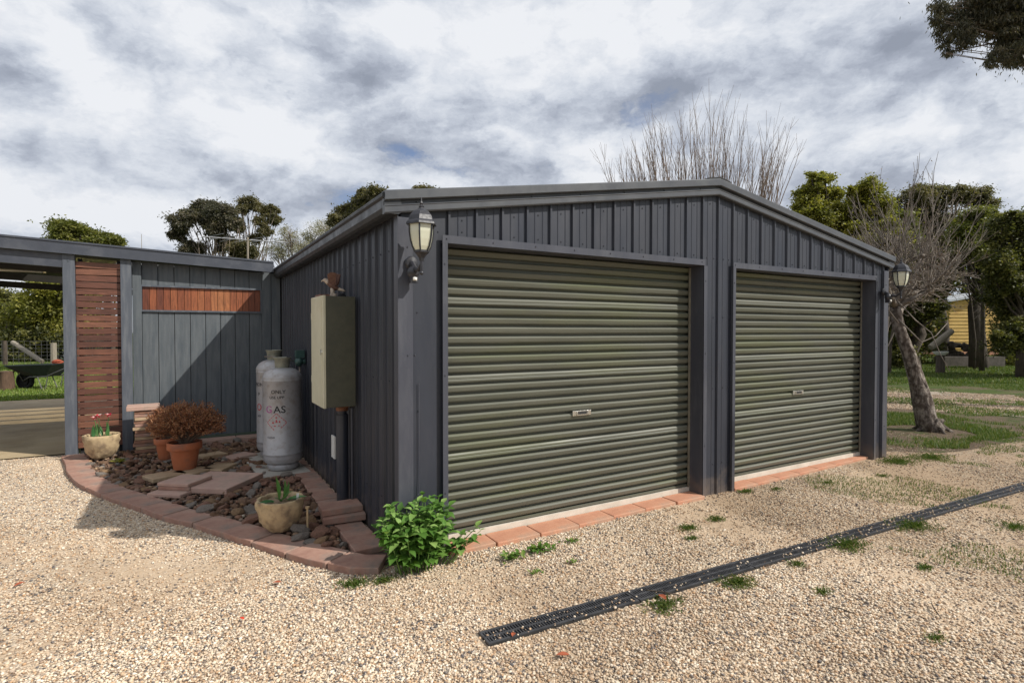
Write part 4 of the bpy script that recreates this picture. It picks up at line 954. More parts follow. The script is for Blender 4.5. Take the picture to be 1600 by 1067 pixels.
# ================================================================== DRAIN
def dr_y(x): return -1.155 - .05 * x
for i in range(7):
    x0, x1 = .04 + i * 1.0, .04 + i * 1.0 + .992; u = Vector((1, -.05, 0)).normalized(); n_ = Vector((.05, 1, 0)).normalized()
    root = thing('drain_grate', f'black slotted drain grate, {ORD[i]} section from the near end', 'drain grate', (x0, dr_y(x0), 0), 'drain grates in a line across the gravel')
    m = MB(); g = Vector((x0, dr_y(x0), 0)); half = .056
    for off, w in ((-half, .007), (0, .006), (half, .007)):
        c = g + u * .496 + n_ * off; m.obox(c, u, n_, .496, w, -.012, .013)
    for e in (0.006, .986): m.obox(g + u * e, u, n_, .006, half - .0075, -.012, .0125)
    k = .022
    while k < .975: 
        for s in (-1, 1): m.obox(g + u * k + n_ * s * half / 2, u, n_, .0035, half / 2 - .007, -.006, .0115)
        k += .0165
    obj('grate', m, grate_m, root)
    m = MB()
    for s in (-1, 1): m.obox(g + u * .496 + n_ * s * (half + .0105), u, n_, .496, .003, -.03, .010)
    m.obox(g + u * .496, u, n_, .496, half + .005, -.012, -.0015 + .001)
    obj('channel', m, pm('black channel %d' % i, (.012, .012, .013), (.03, .028, .026), 12, .7), root)

# ================================================================== POTS AND PLANTS
def lump(seed, amp): return lambda a, z, r: amp * noise.noise(Vector((math.cos(a) * 4.5, math.sin(a) * 4.5, z * 26 + seed))) * (1 if r > .05 else 0)
def stone_pot(x, y, z, R, H, lab, seed):
    root = thing('stone_pot', lab, 'plant pot', (x, y, z))
    P = [(.02, 0), (R * .5, .0), (R * .62, .02), (R * .75, H * .2), (R * .9, H * .45), (R * .99, H * .75), (R, H * .95), (R * .97, H), (R * .86, H * .985), (R * .82, H * .85)]
    P2 = []
    for (r0, z0), (r1, z1) in zip(P, P[1:]): P2 += [(r0, z0), ((r0 + r1) / 2, (z0 + z1) / 2)]
    P2.append(P[-1]); m = MB(); m.lathe(P2, (x, y, z), 44, fn=lump(seed, .02)); obj('pot', m, stone_m, root, smooth=True)
    m = MB(); m.lathe([(0, 0), (R * .86, 0), (R * .6, .012), (0, .02)], (x, y, z + H * .86), 24); obj('potting_mix', m, mulch_m, root); return root
# tulip pot
tp = stone_pot(-2.20, 4.80, .045, .19, .29, 'carved sandstone pot of red tulips by the carport post', 3)
tl = thing('tulip_plant', 'three red and white tulips in the carved pot by the carport', 'flowers', (-2.2, 4.8, .3))
m, s_, pt_ = MB(), MB(), MB()
for k, (dx, h) in enumerate(((-.035, .52), (.0, .545), (.085, .55))):
    b = Vector((-2.22 + dx * .5, 4.78, .29)); tp_ = Vector((-2.22 + dx * 1.2, 4.75 - .02 * k, h)); s_.tube([b, b.lerp(tp_, .5) + Vector((.01, 0, 0)), tp_], .004, 6)
    for q in range(6):
        a = q * math.pi / 3 + k; o_ = Vector((math.cos(a), math.sin(a), 0))
        add_leaf(pt_, tp_, (o_ * .55 + Vector((0, 0, 1))), o_, .062, .024, -.5, -.25, r=random.uniform(0, .7) if q % 2 else random.uniform(.75, 1))
for k in range(7):
    a = random.uniform(0, 6.28); add_leaf(m, (-2.2 + random.uniform(-.09, .1), 4.78 + random.uniform(-.03, .05), .29), (math.cos(a) * .3, math.sin(a) * .3, 1), (math.cos(a), math.sin(a), 0), random.uniform(.14, .2), .02, .5, random.uniform(-.1, .5))
for k in range(5): add_leaf(m, (-2.10, 4.78, .30), rdir(.0, .5), (0, 0, 1), .08, .02)
obj('petals', pt_, petal_m, tl, smooth=True); obj('stems', s_, lf_tulip, tl); obj('leaves', m, lf_tulip, tl, smooth=True)
# near pot
stone_pot(-.655, .99, .05, .175, .25, 'lumpy sandstone pot holding a leafy bulb on the bed edge', 8)
bp_ = thing('bulb_plant', 'green bulb plant with strap leaves in the near stone pot', 'plant', (-.66, .99, .28)); m = MB()
for (dx, dy, d, L_, w) in ((-.01, 0, (-.08, 0, 1), .21, .024), (.02, .01, (.12, -.02, 1), .17, .022), (.0, -.02, (.2, -.3, .5), .15, .022), (-.03, -.02, (-.8, -.25, .35), .15, .022), (.03, -.01, (.9, -.45, .45), .17, .022), (-.05, -.02, (-.9, -.1, .1), .13, .02), (.05, 0, (1, -.3, .25), .14, .02), (.03, .02, (.3, .1, 1), .15, .02), (.0, -.03, (-.35, -.6, .7), .12, .02)):
    add_leaf(m, (-.655 + dx, .98 + dy, .27), d, (0, -.3, 1) if abs(d[2]) < .8 else (.7, -.7, .1), L_, w, .45, .25 if abs(d[2]) < .8 else .05)
obj('leaves', m, lf_tulip, bp_, smooth=True)
tag(obj('plant_label', MB().box(-.545, -.525, .93, .932, .25, .33), white_m, loc=(-.53, .93, .25)), 'small pale plant tag stuck in the near stone pot', 'plant tag')
def clay_pot(x, y, z, R, H, lab):
    root = thing('clay_pot', lab, 'plant pot', (x, y, z), 'terracotta pots with russet shrubs')
    m = MB(); m.lathe([(.02, 0), (R * .62, 0), (R * .64, .005), (R * .84, H * .70), (R * .86, H * .73), (R * .97, H * .735), (R, H * .76), (R * 1.0, H * .97), (R * .98, H), (R * .88, H), (R * .86, H * .88)], (x, y, z), 44)
    obj('pot', m, terra_m, root, smooth='auto'); m = MB(); m.lathe([(0, 0), (R * .88, 0), (0, .01)], (x, y, z + H * .9), 24); obj('potting_mix', m, soil_m, root)
clay_pot(-1.31, 3.50, .078, .175, .30, 'orange terracotta pot holding the larger russet shrub')
clay_pot(-1.50, 4.35, .03, .14, .27, 'terracotta pot half hidden behind the front shrub')
def shrub(c, rx, ry, rz, nst, lab, base):
    root = thing('heath_shrub', lab, 'shrub', base, 'russet shrubs in the pots'); st, lf = MB(), MB()
    tips = []
    for k in range(nst):
        d = rdir(-.35, 1); p = Vector((c[0] + d.x * rx, c[1] + d.y * ry, c[2] + d.z * rz)) ; p = Vector(c).lerp(p, random.uniform(.25, 1.06) ** .6 * (1 + .13 * noise.noise(d * 2.2)))
        b = Vector(base) + Vector((random.uniform(-.03, .03), random.uniform(-.03, .03), 0)); md = b.lerp(p, .5) + Vector((0, 0, .03))
        st.tube([b, md, p], [.004, .003, .0015], 4); tips.append((md, p))
        for j in range(34):
            q = md.lerp(p, random.uniform(.35, 1.08)) + rdir() * .024; dd = ((p - md).normalized() + rdir() * .9).normalized()
            s = dd.cross(rdir()).normalized() * .0055; L_ = random.uniform(.018, .034); lf.add([q, q + dd * L_ * .5 + s, q + dd * L_, q + dd * L_ * .5 - s], [(0, 1, 2, 3)])
    obj('stems', st, twig_m, root); obj('foliage', lf, lf_rust, root)
shrub((-1.28, 3.48, .57), .36, .32, .235, 640, 'wide russet heath shrub in the orange terracotta pot', (-1.31, 3.5, .35))
shrub((-1.50, 4.28, .50), .20, .20, .20, 190, 'second russet shrub behind and left of the wide one', (-1.50, 4.35, .28))
m = MB(); m.tube([(-.475, .86, .02), (-.475, .86, .22)], [.008, .009], 8); m.tube([(-.475, .86, .22), (-.475, .86, .235)], [.017, .017], 8)
tag(obj('garden_stake', m, wood_m, loc=(-.475, .86, .02)), 'short pale wooden stake standing in the rocks', 'stake')
m = MB()
for k in range(26): add_leaf(m, (-1.99 + random.uniform(-.05, .05), 4.35 + random.uniform(-.05, .05), .06), rdir(.1, .8), (0, 0, 1), .06, .02)
tag(obj('bed_weed', m, lf_bright, loc=(-1.99, 4.35, .05)), 'small yellow green seedling in the rocks near the tulip pot', 'seedling')

# debris
def dleaf(px, py, L_, mat, lab, cat='fallen leaf'):
    d = FW * 1; g = None
    r = FW * FPX + RT * (px - 800) + UP * (533.5 - py); t0 = -CAM.z / r.z; p = CAM + r * t0
    m = MB(); add_leaf(m, p + Vector((0, 0, .016)), (random.uniform(-1, 1), random.uniform(-1, 1), .1), (0, 0, 1), L_, L_ * .25, .3, .1); tag(obj('fallen_leaf', m, mat, loc=tuple(p)), lab, cat, 'fallen leaves on the gravel')
dleaf(376, 968, .04, redleaf_m, 'bright red petal on the gravel in the left foreground'); dleaf(40, 912, .07, deadleaf_m, 'brown dry leaf on the gravel at far left')
dleaf(890, 1027, .07, deadleaf_m, 'curled rust brown leaf near the drain end'); dleaf(440, 913, .06, deadleaf_m, 'brown leaf on the gravel left of the leafy plant')
dleaf(1030, 932, .08, deadleaf_m, 'dry leaf lying on the drain grate'); dleaf(803, 992, .05, deadleaf_m, 'rusty leaf on the near end of the drain')
def gp(px, py):
    r = FW * FPX + RT * (px - 800) + UP * (533.5 - py); return CAM + r * (-CAM.z / r.z)
for (a, b, l) in (((1300, 952), (1335, 962), 'dark short twig on the gravel at right'), ((1455, 945), (1470, 968), 'crooked twig at the right of the gravel'), ((1010, 925), (1075, 937), 'thin dry stick lying across the drain grate')):
    A, B = gp(*a), gp(*b); m = MB(); m.tube([A + Vector((0, 0, .015)), A.lerp(B, .5) + Vector((0, .01, .02)), B + Vector((0, 0, .014))], [.003, .004, .002], 6); tag(obj('twig', m, bark_dark, loc=tuple(A)), l, 'twig', 'twigs on the gravel')
for i, x in enumerate((.5, .62, 1.35, 1.42, 1.95, 2.3, 2.72)):
    pass

# ================================================================== BACKGROUND, LEFT
wb = thing('wheelbarrow', 'dark green wheelbarrow on the lawn edge behind the carport', 'wheelbarrow', (-4.1, 12.9, 0))
G0 = at(40, 625, 15.6); G0.z = 0; bx = RT
def wp(x, z, n=0): return Vector((G0.x, G0.y, 0)) + RT * x + Vector((0, 0, z)) + Vector((FW.x, FW.y, 0)) * n
m = MB(); top = [wp(-.32, .66, -.3), wp(1.02, .70, -.34), wp(1.02, .70, .34), wp(-.32, .66, .3)]; bot = [wp(.16, .40, -.2), wp(.78, .36, -.24), wp(.78, .36, .24), wp(.16, .40, .2)]
m.add(top + bot, [(0, 1, 5, 4), (1, 2, 6, 5), (2, 3, 7, 6), (3, 0, 4, 7), (4, 5, 6, 7)]); o = obj('tray', m, barrow_m, wb); sd = o.modifiers.new('s', 'SOLIDIFY'); sd.thickness = .02
m = MB(); c = wp(.0, .22); rim = [c + RT * .19 * math.cos(a) + Vector((0, 0, .19 * math.sin(a))) for a in np.linspace(0, 6.283, 25)]; m.tube(rim, .06, 10, False); m.tube([c - Vector((FW.x, FW.y, 0)) * .05, c + Vector((FW.x, FW.y, 0)) * .05], .13, 16); obj('wheel', m, rubber_m, wb, smooth='auto')
m = MB()
for s in (-1, 1):
    m.tube([wp(.0, .22, s * .06), wp(.3, .34, s * .2), wp(.8, .35, s * .26), wp(1.35, .58, s * .3)], .016, 8); m.tube([wp(.55, .35, s * .24), wp(.68, .02, s * .26), wp(.78, .02, s * .26), wp(.85, .36, s * .26)], .012, 6); m.tube([wp(.0, .22, s * .08), wp(-.05, .5, s * .2)], .01, 6)
obj('frame', m, wire_m, wb)
m = MB(); m.ball(wp(.92, .74), .13, .12, .07, nz=.4); tag(obj('red_cloth', m, pm('rust red load', (.35, .07, .03), (.25, .06, .03), 10, .9), loc=tuple(wp(.92, .7))), 'rust red lump resting on the handle end of the wheelbarrow', 'load')
m = MB(); c = wp(-.27, 0, -.3); m.lathe([(.0, 0), (.19, 0), (.17, .1), (.165, .45), (.17, .5), (0, .52)], tuple(c), 20, fn=lump(2, .05)); tag(obj('tree_stump', m, logm, smooth='auto', loc=tuple(c)), 'dark upright log stump beside the wheelbarrow wheel', 'stump')
p0 = at(84, 565, 26); p0.z = -.1
m = MB(); m.tube([p0, p0 + Vector((0, 0, 1.15))], [.13, .12], 8); tag(obj('fence_post', m, fpost_m, loc=tuple(p0)), 'short weathered grey post in the far wire fence', 'fence post', 'posts of the far wire fence')
p1 = at(8, 566, 26); p1.z = -.1
m = MB(); m.tube([p1, p1 + Vector((0, 0, 1.25))], [.09, .08], 8); tag(obj('fence_post', m, bark_dark, loc=tuple(p1)), 'dark slim post of the wire fence at the far left', 'fence post', 'posts of the far wire fence')
a_, b_ = at(20, 535, 25.5), at(66, 565, 24.5); m = MB(); m.tube([a_, b_], .10, 8); tag(obj('leaning_pole', m, fpost_m, loc=tuple(a_)), 'pale round pole leaning diagonally against the far fence', 'pole')
m = MB(); q0, q1 = at(-200, 566, 26.3), at(330, 566, 26.3)
q0.z = q1.z = 0
for z in np.arange(.1, 1.15, .17): m.tube([q0 + Vector((0, 0, z)), q1 + Vector((0, 0, z))], .006, 4)
for k in range(60): p = q0.lerp(q1, k / 60); m.tube([p, p + Vector((0, 0, 1.1))], .005, 4)
tag(obj('wire_fence', m, wire_m, loc=tuple(q0)), 'thin wire mesh fence across the far lawn', 'fence')
# antenna
ant = thing('tv_antenna', 'horizontal multi-element television antenna on a pole above the carport roof', 'antenna', tuple(at(387, 405, 13)))
A0 = at(387, 375, 13); m = MB(); m.tube([Vector((A0.x, A0.y, 0)), A0 + Vector((0, 0, .06))], .022, 8); obj('mast', m, fpost_m, ant)
m = MB(); bd_ = (RT + Vector((FW.x, FW.y, 0)) * .55).normalized(); cr = Vector((-bd_.y, bd_.x, 0)); m.tube([A0 - bd_ * .95, A0 + bd_ * .9], .014, 6)
cr = (RT - Vector((FW.x, FW.y, 0)) * .7).normalized()
for k, f in enumerate(np.linspace(-.85, .85, 7)):
    L_ = .75 - .05 * k; m.tube([A0 + bd_ * f - cr * L_, A0 + bd_ * f + cr * L_], .0042, 5)
obj('elements', m, alu_m, ant)
m = MB(); w0 = at(222, 395, 20); m.tube([Vector((w0.x, w0.y, 0)), at(221, 366, 20)], [.03, .008], 6); tag(obj('thin_pole', m, fpost_m), 'thin bare pole rising above the carport roof', 'pole')

# ================================================================== TREES
def leafcloud(clumps, n, L_, w, droop, name, mat, parent, flat=.7, hollow=.35, sub=7, seed=0):
    """clumps: (centre, radius, radius z). leaves sit in many small sprays inside each clump"""
    r_ = np.random.default_rng(seed + 11); tot = sum(c[1] ** 2 for c in clumps); VS = []; RN = []
    for c, r, rz in clumps:
        k = max(4, int(n * r * r / tot)); ns = max(5, int(sub * (1 + r * 3))) if sub else 5
        d = r_.normal(size=(ns, 3)); d /= np.linalg.norm(d, axis=1)[:, None]; q = r_.uniform(hollow, 1, (ns, 1)) ** .6
        sc_ = np.array(c)[None] + d * q * np.array([r, r, rz])[None]; srad = r * r_.uniform(.22, .46, (ns, 1)); sh = r_.normal(0, .16, ns)
        idx = r_.integers(0, ns, k); off = r_.normal(size=(k, 3)) * np.where(r_.random((k, 1)) < .3, 1.0, .5); P = sc_[idx] + off * srad[idx] * np.array([1, 1, flat])
        dr = r_.normal(size=(k, 3)); dr[:, 2] = dr[:, 2] * .6 - droop * 1.6; dr /= np.linalg.norm(dr, axis=1)[:, None]
        sd = np.cross(dr, r_.normal(size=(k, 3))); sd /= np.linalg.norm(sd, axis=1)[:, None] + 1e-6
        LL = L_ * r_.uniform(.6, 1.3, (k, 1)); ww = w * r_.uniform(.7, 1.3, (k, 1))
        VS.append(np.stack([P, P + dr * LL * .45 + sd * ww, P + dr * LL, P + dr * LL * .45 - sd * ww], 1)); RN.append(np.clip(.5 + sh[idx] + r_.normal(0, .2, k), 0, 1))
    V = np.concatenate(VS).reshape(-1, 3); F = np.arange(len(V)).reshape(-1, 4); return npobj(name, V, F, mat, np.concatenate(RN), parent, nf=4)
def tree(name, lab, cat, base, fork, clumps, bark, leaf, n, L_, w, droop=0, r0=.2, grp=None, seed=1, flat=.7, twigs=5, sub=7, hollow=.35):
    random.seed(seed); root = thing(name, lab, cat, tuple(base), grp); m = MB(); base, fork = Vector(base), Vector(fork)
    m.tube([base - Vector((0, 0, .2)), base.lerp(fork, .35) + rdir(0, .1) * r0 * .6, base.lerp(fork, .7) + rdir(0, .1) * r0 * .6, fork], [r0 * 1.25, r0, r0 * .85, r0 * .7], 9)
    for c, r, rz in clumps:
        c = Vector(c); s = base.lerp(fork, random.uniform(.7, 1)); md = s.lerp(c, .5) + Vector((0, 0, -.12 * (c - s).length)) + rdir() * .08 * (c - s).length
        m.tube([s, s.lerp(md, .5) + rdir() * .03 * (c - s).length, md, md.lerp(c, .5), c], [q * r0 * min(1, .35 + r) for q in (.38, .3, .22, .16, .08)], 6)
        for k in range(twigs if r > .35 else 1):
            e = c + Vector((random.uniform(-1, 1) * r, random.uniform(-1, 1) * r, random.uniform(-.6, 1) * rz)) * .8; b = md.lerp(c, random.uniform(.3, 1)); m.tube([b, b.lerp(e, .5) + rdir() * .06 * r, e], [r0 * .1, r0 * .07, r0 * .03], 5)
    obj('trunk', m, bark, root, smooth=True)
    leafcloud(clumps, int(n * 2.5), L_ * .85, w * .85, droop, 'crown', leaf, root, flat, hollow, sub, seed); return root
def cl(lst, D, k=1.0, zr=.8, jit=1.0, sat=3):
    out = []; L2_ = list(lst)
    for q in lst:
        for _ in range(sat):
            a = random.uniform(0, 6.283); f = random.uniform(.6, 1.05); L2_.append((q[0] + q[2] * f * math.cos(a), q[1] + q[2] * f * math.sin(a) * .75, q[2] * random.uniform(.28, .5)))
    for q in L2_:
        px, py, r = q[:3]; dd = D + random.uniform(-1, 1) * jit; R = r * dd / FPX * k; out.append((tuple(at(px, py, dd)), R, R * (q[3] if len(q) > 3 else zr)))
    return out
def gnd(px, D): p = at(px, 520, D); p.z = 0; return p
random.seed(9)
# left, above the carport
tree('round_tree', 'olive green tree top at far left above the carport roof', 'tree', gnd(115, 22), at(118, 440, 22), cl([(108, 366, 24), (95, 358, 12), (125, 372, 20), (140, 385, 20), (90, 385, 20), (115, 400, 30), (105, 350, 8)], 22), bark_dark, lf_mid, 15000, .16, .035, .1, .25, 'far trees behind the carport', 21)
tree('round_tree', 'smaller olive tree top just right of the left one', 'tree', gnd(168, 23), at(165, 450, 23), cl([(160, 376, 14), (175, 378, 13), (150, 388, 16), (168, 396, 18), (148, 366, 6)], 23), bark_dark, lf_mid, 8000, .16, .035, .1, .2, 'far trees behind the carport', 22)
tree('gum_tree', 'spreading dark gum tree with bare pale limbs above the fence', 'tree', gnd(345, 30), at(340, 430, 30), cl([(284, 345, 17), (278, 366, 12), (297, 333, 11), (322, 328, 22, .6), (345, 330, 20, .6), (334, 345, 20), (362, 345, 12), (340, 362, 13), (304, 390, 18, .5), (352, 380, 16)], 30, .95), bark_pale, lf_gum, 22000, .17, .03, .5, .22, 'gum trees behind the fence', 23, twigs=4)
tree('gum_tree', 'lighter airy gum tree right of the dark spreading one', 'tree', gnd(392, 31), at(392, 440, 31), cl([(388, 318, 13), (378, 328, 9), (400, 322, 10), (420, 330, 13), (428, 342, 10), (408, 345, 9), (372, 352, 12), (416, 360, 9), (380, 388, 20, .6), (400, 372, 9)], 31, .92), bark_pale, lf_olive, 16000, .16, .028, .5, .18, 'gum trees behind the fence', 24, twigs=4)
tree('wispy_tree', 'pale wispy tree between the antenna and the garage gutter', 'tree', gnd(462, 27), at(465, 450, 27), cl([(452, 362, 14), (440, 385, 22), (470, 378, 22), (495, 362, 20), (510, 352, 16), (430, 395, 16), (480, 392, 20)], 27), bark_pale, lf_wisp, 3800, .12, .014, .3, .1, None, 25, twigs=34, sub=14)
tree('gum_tree', 'rounded olive gum crown showing over the garage gutter', 'tree', gnd(570, 24), at(570, 420, 24), cl([(588, 303, 14), (575, 308, 14), (562, 318, 14), (548, 326, 12), (535, 334, 12), (522, 344, 10), (590, 325, 18), (560, 340, 18)], 24), bark_pale, lf_olive, 15000, .15, .03, .3, .2, 'gum trees behind the fence', 26)
tree('gum_tree', 'flat gum crown just peeping over the garage roof', 'tree', gnd(660, 26), at(660, 420, 26), cl([(650, 299, 10, .5), (668, 298, 12, .5), (682, 299, 7, .5), (660, 312, 16)], 26), bark_pale, lf_olive, 6000, .15, .03, .3, .2, 'gum trees behind the fence', 27)
# seen through the carport
tree('shade_tree', 'broad leafy tree seen through the carport opening at right', 'tree', gnd(58, 30), at(60, 500, 30), cl([(75, 465, 32), (95, 490, 30), (50, 480, 26), (30, 500, 26), (100, 450, 30), (125, 470, 34), (70, 510, 24), (105, 515, 24), (20, 520, 18), (140, 510, 34)], 30, 1.05), bark_dark, lf_bright, 26000, .2, .05, .1, .25, 'trees beyond the far lawn', 28, hollow=.0)
tree('shade_tree', 'dark tree at the far left edge beyond the lawn', 'tree', gnd(-10, 34), at(-6, 500, 34), cl([(-10, 480, 30), (12, 470, 18), (5, 495, 26), (-40, 480, 36), (15, 515, 22), (-20, 520, 30)], 34, 1.05), bark_dark, lf_dark, 14000, .2, .05, .1, .25, 'trees beyond the far lawn', 29, hollow=.0)
def hedge(lab, x0, x1, y0, y1, D, n, leaf, seed, L_=.16):
    random.seed(seed); c = []
    for px in range(x0, x1, 22):
        for py in range(y0, y1, 18): c.append((px + random.uniform(-6, 6), py + random.uniform(-6, 6), 17))
    root = thing('hedge', lab, 'hedge', tuple(gnd((x0 + x1) / 2, D))); leafcloud(cl(c, D, jit=.6), n, L_, L_ * .28, 0, 'foliage', leaf, root, .8, 0, 7, seed)
    m = MB()
    for px in range(x0, x1, 30): g = gnd(px, D); m.tube([g, g + Vector((.1, 0, 1.2)), g + Vector((.3, 0, 2.0))], [.07, .05, .02], 6)
    obj('stems', m, bark_dark, root)
hedge('dark scrubby hedge beyond the wire fence at left', -60, 190, 528, 560, 29, 22000, lf_dark, 31)
hedge('dark scrub closing the view behind the yellow hut', 1370, 1720, 470, 560, 46, 30000, lf_dark, 32, .25)
hedge('dense dark shrubs beneath the right hand trees', 1566, 1740, 440, 575, 26, 26000, lf_dark, 33, .15)
hedge('dark shrubs between the garage and the leaning tree', 1340, 1452, 440, 572, 27, 26000, lf_dark, 34, .15)
hedge('loose yellow green shrubs on top of the bushes behind the garage', 1240, 1420, 345, 420, 21, 26000, lf_mid, 35, .13)
hedge('tall olive scrub behind the hut roof', 1440, 1620, 370, 450, 44, 24000, lf_mid, 36, .28)
# a pale roof glimpsed left
m = MB(); a_ = at(62, 532, 33); b_ = at(112, 530, 33); m.sweep([(0, 0, 0), (0, 1.5, .6), (0, 1.5, .55), (0, 0, -.25)], a_, b_)
m.add([a_, b_, Vector((b_.x, b_.y, 0)), Vector((a_.x, a_.y, 0))], [(0, 1, 2, 3)]); tag(obj('far_shed', m, roof_m, loc=tuple(a_)), 'low pale shed roof glimpsed between the trees and hedge', 'shed')

# right side
random.seed(4)
tree('bushy_tree', 'bright yellow green bushy tree behind the right roof slope, left one', 'tree', gnd(1280, 17.5), at(1285, 400, 17.5), cl([(1277, 285, 14), (1262, 300, 14), (1290, 278, 9), (1275, 310, 20), (1300, 305, 14), (1258, 325, 18), (1285, 335, 22), (1310, 325, 16), (1265, 350, 20), (1300, 355, 20), (1268, 272, 6)], 17.5, 1.05), bark_dark, lf_bright, 26000, .10, .026, .2, .2, 'bright bushy trees behind the garage', 41)
tree('bushy_tree', 'bright yellow green bushy tree behind the right roof slope, right one', 'tree', gnd(1355, 17), at(1350, 400, 17), cl([(1352, 290, 13), (1340, 302, 12), (1366, 298, 11), (1350, 315, 18), (1375, 325, 18), (1335, 330, 18), (1360, 345, 20), (1385, 350, 16), (1395, 375, 18), (1370, 370, 18), (1345, 365, 18)], 17, 1.05), bark_dark, lf_bright, 26000, .10, .026, .2, .2, 'bright bushy trees behind the garage', 42)
tree('gum_tree', 'wide olive brown gum crown above the leaning bare tree', 'tree', gnd(1470, 30), at(1470, 430, 30), cl([(1410, 325, 20), (1438, 305, 20, .6), (1462, 303, 18, .6), (1420, 345, 22), (1450, 330, 22), (1500, 305, 18, .6), (1525, 306, 20, .6), (1540, 318, 14), (1400, 365, 24), (1440, 365, 24), (1470, 345, 16), (1490, 385, 26)], 30, .98), bark_dark, lf_olive, 30000, .17, .035, .3, .28, 'gum trees on the right', 43)
tree('shade_tree', 'dense dark green tree filling the right edge', 'tree', gnd(1605, 19), at(1600, 470, 19), cl([(1575, 350, 22), (1600, 355, 26), (1560, 372, 22), (1590, 390, 32), (1560, 410, 26), (1600, 430, 36), (1572, 440, 28), (1580, 475, 32), (1610, 500, 34), (1590, 530, 30), (1630, 460, 40), (1640, 400, 40), (1620, 550, 24)], 19, 1.05), bark_dark, lf_dark, 42000, .12, .032, .2, .25, 'shade trees on the right', 44, hollow=.0)
tree('shade_tree', 'mid green tree with yellow tips behind the hut roof', 'tree', gnd(1530, 24), at(1532, 440, 24), cl([(1520, 345, 20), (1540, 335, 14), (1505, 360, 18), (1535, 365, 22), (1515, 388, 22), (1545, 395, 22), (1552, 425, 16), (1490, 400, 14)], 24, 1.0), bark_dark, lf_mid, 26000, .14, .036, .2, .3, 'shade trees on the right', 45)
tree('shade_tree', 'dark tree standing behind the leaning bare tree', 'tree', gnd(1428, 24), at(1432, 500, 24), cl([(1420, 410, 26), (1450, 425, 26), (1400, 440, 26), (1430, 455, 26), (1460, 450, 20), (1400, 480, 26), (1435, 490, 22), (1390, 520, 22), (1405, 550, 22), (1465, 480, 14), (1395, 400, 20)], 24, 1.0), bark_dark, lf_dark, 26000, .14, .036, .2, .28, 'shade trees on the right', 46)
# overhead gum, trunk out of frame
random.seed(12)
gt = at(2150, 560, 10.5); gt.z = 0
tree('gum_tree', 'drooping gum branch hanging into the top right corner', 'tree', gt, at(2050, -260, 10.2), cl([(1466, 8, 12), (1485, 22, 20), (1478, 55, 14), (1480, 78, 9), (1500, 45, 16), (1520, 15, 24), (1530, 40, 20), (1556, 25, 24), (1550, 92, 11), (1565, 80, 11), (1575, 50, 16), (1592, 70, 16), (1600, 20, 30), (1612, 60, 30), (1630, 10, 50), (1540, -30, 50), (1620, -70, 80), (1700, 0, 80), (1590, 92, 9), (1462, 30, 9), (1540, 10, 26), (1575, 20, 26), (1510, 65, 12), (1590, 45, 20), (1583, 88, 13), (1602, 78, 22), (1570, 62, 14)], 9.3, 1.1, 1.1, .5, 2), bark_pale, lf_gum, 44000, .09, .0095, 1.3, .13, None, 51, twigs=4, sub=9, hollow=.1)

# bare sucker tree behind the garage
BUDS = []
def shoot(m, b, d, L_, r, seg=6, side=3, curl=.12, wig=.07):
    p = Vector(b); d = Vector(d).normalized(); P = [p.copy()]; R = [r]
    for i in range(seg):
        d = (d + rdir() * wig + Vector((0, 0, curl))).normalized(); p = p + d * L_ / seg; P.append(p.copy()); R.append(r * (1 - (i + 1) / seg) ** .8 + .0022)
    m.tube(P, R, 5, False)
    for k in range(side):
        f = random.uniform(.25, .9); i = min(seg - 1, int(f * seg)); q = P[i].lerp(P[i + 1], f * seg - i); dd = (P[i + 1] - P[i]).normalized() + rdir() * .6 + Vector((0, 0, .25))
        l2 = L_ * random.uniform(.1, .28); e = q + dd.normalized() * l2; m.tube([q, q.lerp(e, .5) + Vector((0, 0, -.02 * l2)), e + Vector((0, 0, .08 * l2))], [max(R[i] * .45, .0035), max(R[i] * .3, .003), .0025], 4, False); BUDS.append((q, e))
    return P
random.seed(61)
D0 = 14.5; bt = thing('bare_tree', 'leafless pollarded tree with upright shoots behind the garage ridge', 'tree', tuple(gnd(1110, D0))); m = MB(); g = gnd(1110, D0); fk = at(1110, 400, D0)
m.tube([g, g.lerp(fk, .5) + Vector((.1, 0, 0)), fk], [.25, .2, .16], 10)
for k in range(12):
    hx = 965 + k * 23 + random.uniform(-6, 6); h = at(hx + (1110 - hx) * .12, 335 + random.uniform(-12, 18), D0 + random.uniform(-1.3, 1.3)); m.tube([fk, fk.lerp(h, .5) + Vector((0, 0, -.25)), h], [.09, .07, .05], 7)
    for j in range(16):
        px_ = hx + random.uniform(-22, 22); lean = (px_ - 1110) / 170 * .30 + random.gauss(0, .09); tall = random.uniform(.72, 1.08) - abs(px_ - 1110) / 170 * .36
        dd = RT * lean + Vector((0, 0, 1)) + FW * random.uniform(-.2, .2); shoot(m, h + RT * (px_ - hx) / FPX * D0 * .6 + rdir() * .1, dd, random.uniform(1.9, 3.25) * tall, random.uniform(.007, .012), side=random.choice((3, 5, 7)), curl=.03)
obj('branches', m, twig_m, bt, smooth=True)
# thin bare saplings between bright tree and gum
m = MB(); random.seed(63); g = gnd(1368, 15); rt_ = thing('sapling', 'thin pale leafless sapling behind the right eave', 'sapling', tuple(g))
for k in range(16): shoot(m, g + Vector((random.uniform(-.3, .3), random.uniform(-.3, .3), 1.2)), RT * random.uniform(-.2, .45) + Vector((0, 0, 1)), random.uniform(1.8, 3.4), .014, side=6, curl=.02)
m.tube([g, g + Vector((0, 0, 1.5))], [.03, .025], 8); obj('branches', m, twigl_m, rt_)

